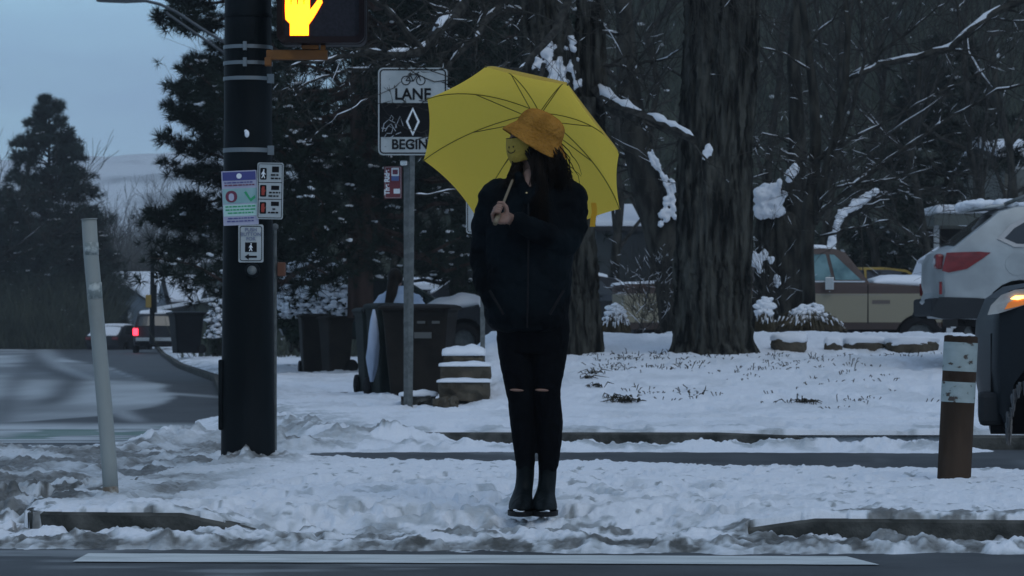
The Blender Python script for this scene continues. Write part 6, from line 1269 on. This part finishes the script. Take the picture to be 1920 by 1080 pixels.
for x0, x1 in ((918, 944), (1030, 1056)): MB().tube([Q(x0, 545, -.15), Q(x1, 590, -.16)] if x0 < 1000 else [Q(x1, 545, -.14), Q(x0, 590, -.165)], .006, 6).build('pocket', M['rubber'], ct)
sleeve_end = MB(); dct = (wrR - elR).normalized(); sleeve_end.tube([Q(974, 421, -.213), Q(962, 416, -.226)], [.040, .036], 18, False); o = sleeve_end.build('cuff', coat, ct, smooth=True); q = o.modifiers.new('s', 'SOLIDIFY'); q.thickness = .006
# open collar: patch of chest and a small pendant
g = MB(); g.caps_chain([Q(996, 330, -.04), Q(993, 350, -.075), Q(990, 368, -.118)], [.036, .028, .014], 14); o = g.build('neckline_skin', skin, per, smooth=True)
MB().ell(Q(987, 366, -.133), (.008, .004, .009)).build('pendant', mat("gold_pendant", (.5, .36, .16), .35, metal=.6), per, smooth=True)
# jeans
g = MB()
g.rings(ring_torso([(590, 932, 1066, .115, .02), (620, 931, 1069, .12, .02), (645, 934, 1064, .115, .02), (662, 940, 1056, .10, .02)], 28, .85))
for a, pts, rad in (('l', [(965, 632, .02), (968, 680, .0), (974, 728, -.015), (976, 745, -.015), (980, 790, .015), (983, 830, .02), (985, 872, .02)], [34.5, 31, 26.5, 24.5, 24, 21.5, 18]), ('r', [(1033, 632, .02), (1030, 680, .0), (1026, 728, -.015), (1027, 745, -.015), (1031, 790, .015), (1031, 830, .02), (1028, 872, .02)], [35, 30.5, 25.5, 24, 25, 22.5, 19])):
    g.caps_chain([Q(*p) for p in pts], [r_px(v) for v in rad], 24)
o = g.build('jeans', jean, per, smooth=True, fix=True); remesh(o, .006, 3); jn = o
for nm_, sc__, st_ in (('denim_fold', .03, .006),):
    tq = bpy.data.textures.new(nm_, 'CLOUDS'); tq.noise_scale = sc__; q = o.modifiers.new(nm_, 'DISPLACE'); q.texture = tq; q.strength = st_
for cx_, w__ in ((969, 13), (1016, 13)):
    g = MB(); g.ell(Q(cx_, 731, -.072), (r_px(w__), .010, r_px(2.8)), Matrix.Rotation(R(3), 3, 'Y'), 16, 8); g.build('ripped_knee', skin, jn, smooth=True)
# boots
for nm, x, fx, ty in (('boot', 985, 977, 0), ('boot', 1027, 1020, 0)):
    rr = []; 
    for py, hw_, dy, hd in ((858, 17.5, .03, .052), (875, 17.5, .03, .05), (895, 17, .028, .047), (915, 17, .02, .055), (928, 19, -.01, .085), (940, 23 if x < 1000 else 24, -.045, .125), (950, 24 if x < 1000 else 25, -.055, .138), (956, 24 if x < 1000 else 25, -.057, .142)):
        c = x + (fx - x) * sstep(900, 940, py); rr.append([Vector(((c - 960) * k_ + hw_ * k_ * math.cos(a) * (1 - .12 * (math.sin(a) < 0) * abs(math.sin(a))), DP + dy + hd * math.sin(a), CH + (HY - py) * k_)) for a in np.linspace(0, 2 * math.pi, 26, endpoint=False)])
    g = MB(); g.rings(rr[::-1]); bo = g.build('boot', boot, per, smooth=True, fix=True); q = bo.modifiers.new('ss', 'SUBSURF'); q.render_levels = 2; q.levels = 1
    g = MB(); g.rings([[Vector((v.x * 1 + (v.x - rr[-1][0].x) * 0, v.y, v.z)) + ((v - sum(rr[-1], Vector()) / 26) * .05) * 1 + Vector((0, 0, dz)) for v in rr[-1]] for dz in (-.020, .002)]); g.build('sole', M['black'], bo, fix=True)
    g = MB(); rs = np.random.default_rng(int(x))
    for kk in range(7): g.ell(Q(fx + rs.normal(0, 5), 954 + rs.uniform(-2, 4), -.183 + rs.uniform(-.005, .01)), (rs.uniform(.008, .014), .010, rs.uniform(.003, .006)), None, 8, 6)
    g.build('snow', M['snowcap'], bo, smooth=True)
# ================================================================ umbrella
um = thing('umbrella', 'open bright yellow umbrella tilted behind the head, its ribs and inside facing the street', 'umbrella', GR)
ycloth = bpy.data.materials.new("yellow_canopy_cloth"); ycloth.use_nodes = True; n = ycloth.node_tree; b_ = n.nodes["Principled BSDF"]; outn = n.nodes["Material Output"]
b_.inputs["Base Color"].default_value = (.62, .42, .05, 1); b_.inputs["Roughness"].default_value = .6
tr_ = n.nodes.new("ShaderNodeBsdfTranslucent"); tr_.inputs[0].default_value = (.98, .72, .11, 1); mx_ = n.nodes.new("ShaderNodeMixShader"); mx_.inputs[0].default_value = .6
tcu = n.nodes.new('ShaderNodeTexCoord'); nu_ = n.nodes.new('ShaderNodeTexNoise'); nu_.inputs['Scale'].default_value = 7; nu_.inputs['Detail'].default_value = 4; L(n, tcu.outputs['Object'], nu_.inputs['Vector']); bu_ = n.nodes.new('ShaderNodeBump'); bu_.inputs['Strength'].default_value = .5; bu_.inputs['Distance'].default_value = .02; L(n, nu_.outputs[0], bu_.inputs['Height']); L(n, bu_.outputs[0], b_.inputs['Normal']); L(n, bu_.outputs[0], tr_.inputs['Normal'])
L(n, b_.outputs[0], mx_.inputs[1]); L(n, tr_.outputs[0], mx_.inputs[2]); L(n, mx_.outputs[0], outn.inputs[0])
SHL = (GR - APX).length; Hd, Rr = .30, .462
tips_px = [(907, 127), (798, 185), (793, 298), (890, 398), None, (1165, 393), (1160, 292), (1062, 162)]
ref = Vector((0, 0, 1)); e1 = (Vector((1, 0, 0)) - AX * AX.x).normalized(); e2 = e1.cross(AX); e2 = e2 if e2.z > 0 else -e2
def proj(v): return ((v.x) / v.y * FPX + 960, HY - (v.z - CH) / v.y * FPX)
best = None
for hd in np.linspace(.18, .42, 13):
    for rad in np.linspace(.42, .60, 15):
        for ph in np.linspace(0, R(45), 24, endpoint=False):
            for flip in (0, 1, 2, 3, 4, 5, 6, 7):
                e = 0
                for i, tp in enumerate(tips_px):
                    if tp is None: continue
                    a = ph + (i + flip) * R(45); v = APX + AX * hd + (e1 * math.cos(a) + e2 * math.sin(a)) * rad; q = proj(v); e += (q[0] - tp[0]) ** 2 + (q[1] - tp[1]) ** 2
                if best is None or e < best[0]: best = (e, hd, rad, ph, flip)
print('umbrella fit', best); _, Hd, Rr, PH, FL = best
tips = []
for i, tp in enumerate(tips_px):
    a = PH + (i + FL) * R(45); v = APX + AX * Hd + (e1 * math.cos(a) + e2 * math.sin(a)) * Rr
    if tp is not None: 
        s = v.y / FPX; dv_ = Vector(((tp[0] - 960) * s, v.y, CH + (HY - tp[1]) * s)) - v; v = v + dv_ * .85
    tips.append(v)
def rib_pt(i, t):     # t 0 apex .. 1 tip, domed
    v = tips[i] - APX; along = v.dot(AX); rad = v - AX * along; s = math.sin(t * R(78)) / math.sin(R(78)); c = (1 - math.cos(t * R(78))) / (1 - math.cos(R(78))); return APX + rad * (s * .62 + t * .38) + AX * along * (c * .75 + t * .25)
NT, NS = 18, 12; V = []
for i in range(8):
    j = (i + 1) % 8
    for s_ in range(NS):
        f = s_ / NS; row = []
        for k in range(NT + 1):
            t = k / NT; a, b = rib_pt(i, t), rib_pt(j, t); sag = 4 * f * (1 - f); p = a.lerp(b, f); cen = APX + AX * ((p - APX).dot(AX)); rad = p - cen
            arcf = 1 + (1 / math.cos(R(22.5)) - 1) * sag * .35 * (1 - t) ; p = cen + rad * arcf * (1 - .035 * sag * t ** 3) - AX * (.016 * sag * t ** 2 * (1 - .2 * t)); row.append(p)
        V.append(row)
V.append(V[0]); Vn = np.array([[tuple(p) for p in r] for r in V]); cn = MB().grid(Vn).build('canopy', ycloth, um, smooth=True)
em = cn.modifiers.new('e', 'EDGE_SPLIT'); em.split_angle = R(60)
ribm = mat("olive_rib", (.10, .085, .015), .5); 
shaft_m = mat("pale_wood_shaft", (.16, .12, .07), .5)
run = APX + AX * .085
for i in range(8):
    rb_ = MB().tube([rib_pt(i, t) + AX * .004 for t in np.linspace(0.02, 1, 16)], .0021, 6).build('rib', ribm, um); jt = rib_pt(i, .52) + AX * .006; MB().tube([run, jt], .0022, 6).build('stretcher', ribm, rb_)
    MB().ell(rib_pt(i, 1.0), (.005, .005, .005), None, 8, 6).build('rib_tip', ribm, rb_)
MB().tube([APX - AX * .07, APX - AX * .0, GR + AX * .07], [.004, .006, .006], 12).build('shaft', shaft_m, um, smooth=True)
MB().tube([GR + AX * .02, GR + AX * .095], .0105, 14).build('handle', shaft_m, um, smooth=True); MB().tube([run - AX * .012, run + AX * .02], .013, 14).build('runner', ribm, um); MB().tube([APX - AX * .004, APX + AX * .012], .014, 14).build('crown_notch', ribm, um)
# tie strap and the little care tag hanging inside
def onview(px, py, d): return P(px, py, d)
tq_ = tips[4].lerp(tips[5], .5); dS_ = (tips[5].y + .0)
g = MB(); sp = [P(1113, 380, dS_ - .01), P(1115, 395, dS_ - .01), P(1112, 412, dS_ - .01), P(1111, 425, dS_ - .01)]; Vs = np.array([[tuple(p + Vector((-.012, 0, 0))) for p in sp], [tuple(p + Vector((.012, .004, 0))) for p in sp]]); g.grid(Vs); o = g.build('tie_strap', ycloth, um); q = o.modifiers.new('s', 'SOLIDIFY'); q.thickness = .002
# passer-by behind the bins
DQ = 40.4; kq = DQ / FPX
def Q2(px, py, dy=0): return P(px, py, DQ) + Vector((0, dy, 0))
pz = thing('person', 'dark haired person in a pale blue jacket seen from behind, bending behind the bin cluster', 'person', P(748, 735, DQ))
g = MB(); g.ell(Q2(742, 524), (.085, .10, .12)); g.caps_chain([Q2(742, 535), Q2(745, 552)], [.055, .06]); g.caps_chain([Q2(748, 560), Q2(752, 605), Q2(752, 640)], [.15, .15, .15], 16)
for sx in (-1, 1): g.caps_chain([Q2(750 + sx * 14, 640), Q2(750 + sx * 15, 690, -.02), Q2(750 + sx * 15, 735)], [.09, .065, .045], 12); g.caps_chain([Q2(750 + sx * 15, 735), Q2(750 + sx * 16, 738, -.14)], [.045, .04], 10); g.caps_chain([Q2(749 + sx * 32, 562), Q2(749 + sx * 40, 605), Q2(749 + sx * 36, 640, -.14)], [.055, .045, .03], 12); g.ell(Q2(749 + sx * 35, 648, -.17), (.035, .04, .03)); [g.caps_chain([Q2(749 + sx * 35 + j * 2, 650, -.19), Q2(749 + sx * 35 + j * 2, 655, -.22)], [.009, .008], 8) for j in (-3, -1, 1, 3)]
g.ell(Q2(733, 526), (.012, .02, .02)); o = g.build('body', skin, pz, smooth=True, fix=True); remesh(o, .009, 3)
g = MB(); g.rings([[Q2(748 + a[0] * math.cos(t_), a[1], a[2] * math.sin(t_)) for t_ in np.linspace(0, 2 * math.pi, 22, endpoint=False)] for a in ((14, 536, .08), (24, 545, .13), (42, 560, .17), (54, 575, .19), (52, 610, .19), (48, 655, .18))]); 
for sx in (-1, 1): g.caps_chain([Q2(749 + sx * 32, 562), Q2(749 + sx * 42, 605), Q2(749 + sx * 37, 636, -.12)], [.075, .065, .05], 14)
o = g.build('jacket', mat("pale_blue_jacket", (.24, .31, .42), .8, (.30, .37, .48), 6, bump=.5, bscale=14), pz, smooth=True, fix=True); remesh(o, .012, 4)
g = MB(); g.ell(Q2(741, 521, .0), (.10, .115, .125)); g.caps_chain([Q2(736, 525, -.05), Q2(733, 545, -.11), Q2(726, 572, -.17)], [.06, .055, .03], 12); g.caps_chain([Q2(740, 528, -.06), Q2(739, 550, -.15), Q2(731, 575, -.2)], [.06, .045, .03], 12); o = g.build('hair', hairm, pz, smooth=True, fix=True); remesh(o, .01, 3)
g = MB(); 
for sx in (-1, 1): g.caps_chain([Q2(750 + sx * 14, 640), Q2(750 + sx * 15, 690, -.02), Q2(750 + sx * 15, 728)], [.10, .078, .058], 14)
o = g.build('trousers', jean, pz, smooth=True, fix=True); remesh(o, .012, 3)
for sx in (-1, 1): g = MB(); g.caps_chain([Q2(750 + sx * 15, 732), Q2(750 + sx * 16, 736, -.15)], [.055, .048], 12); g.build('shoe', boot, pz, smooth=True)
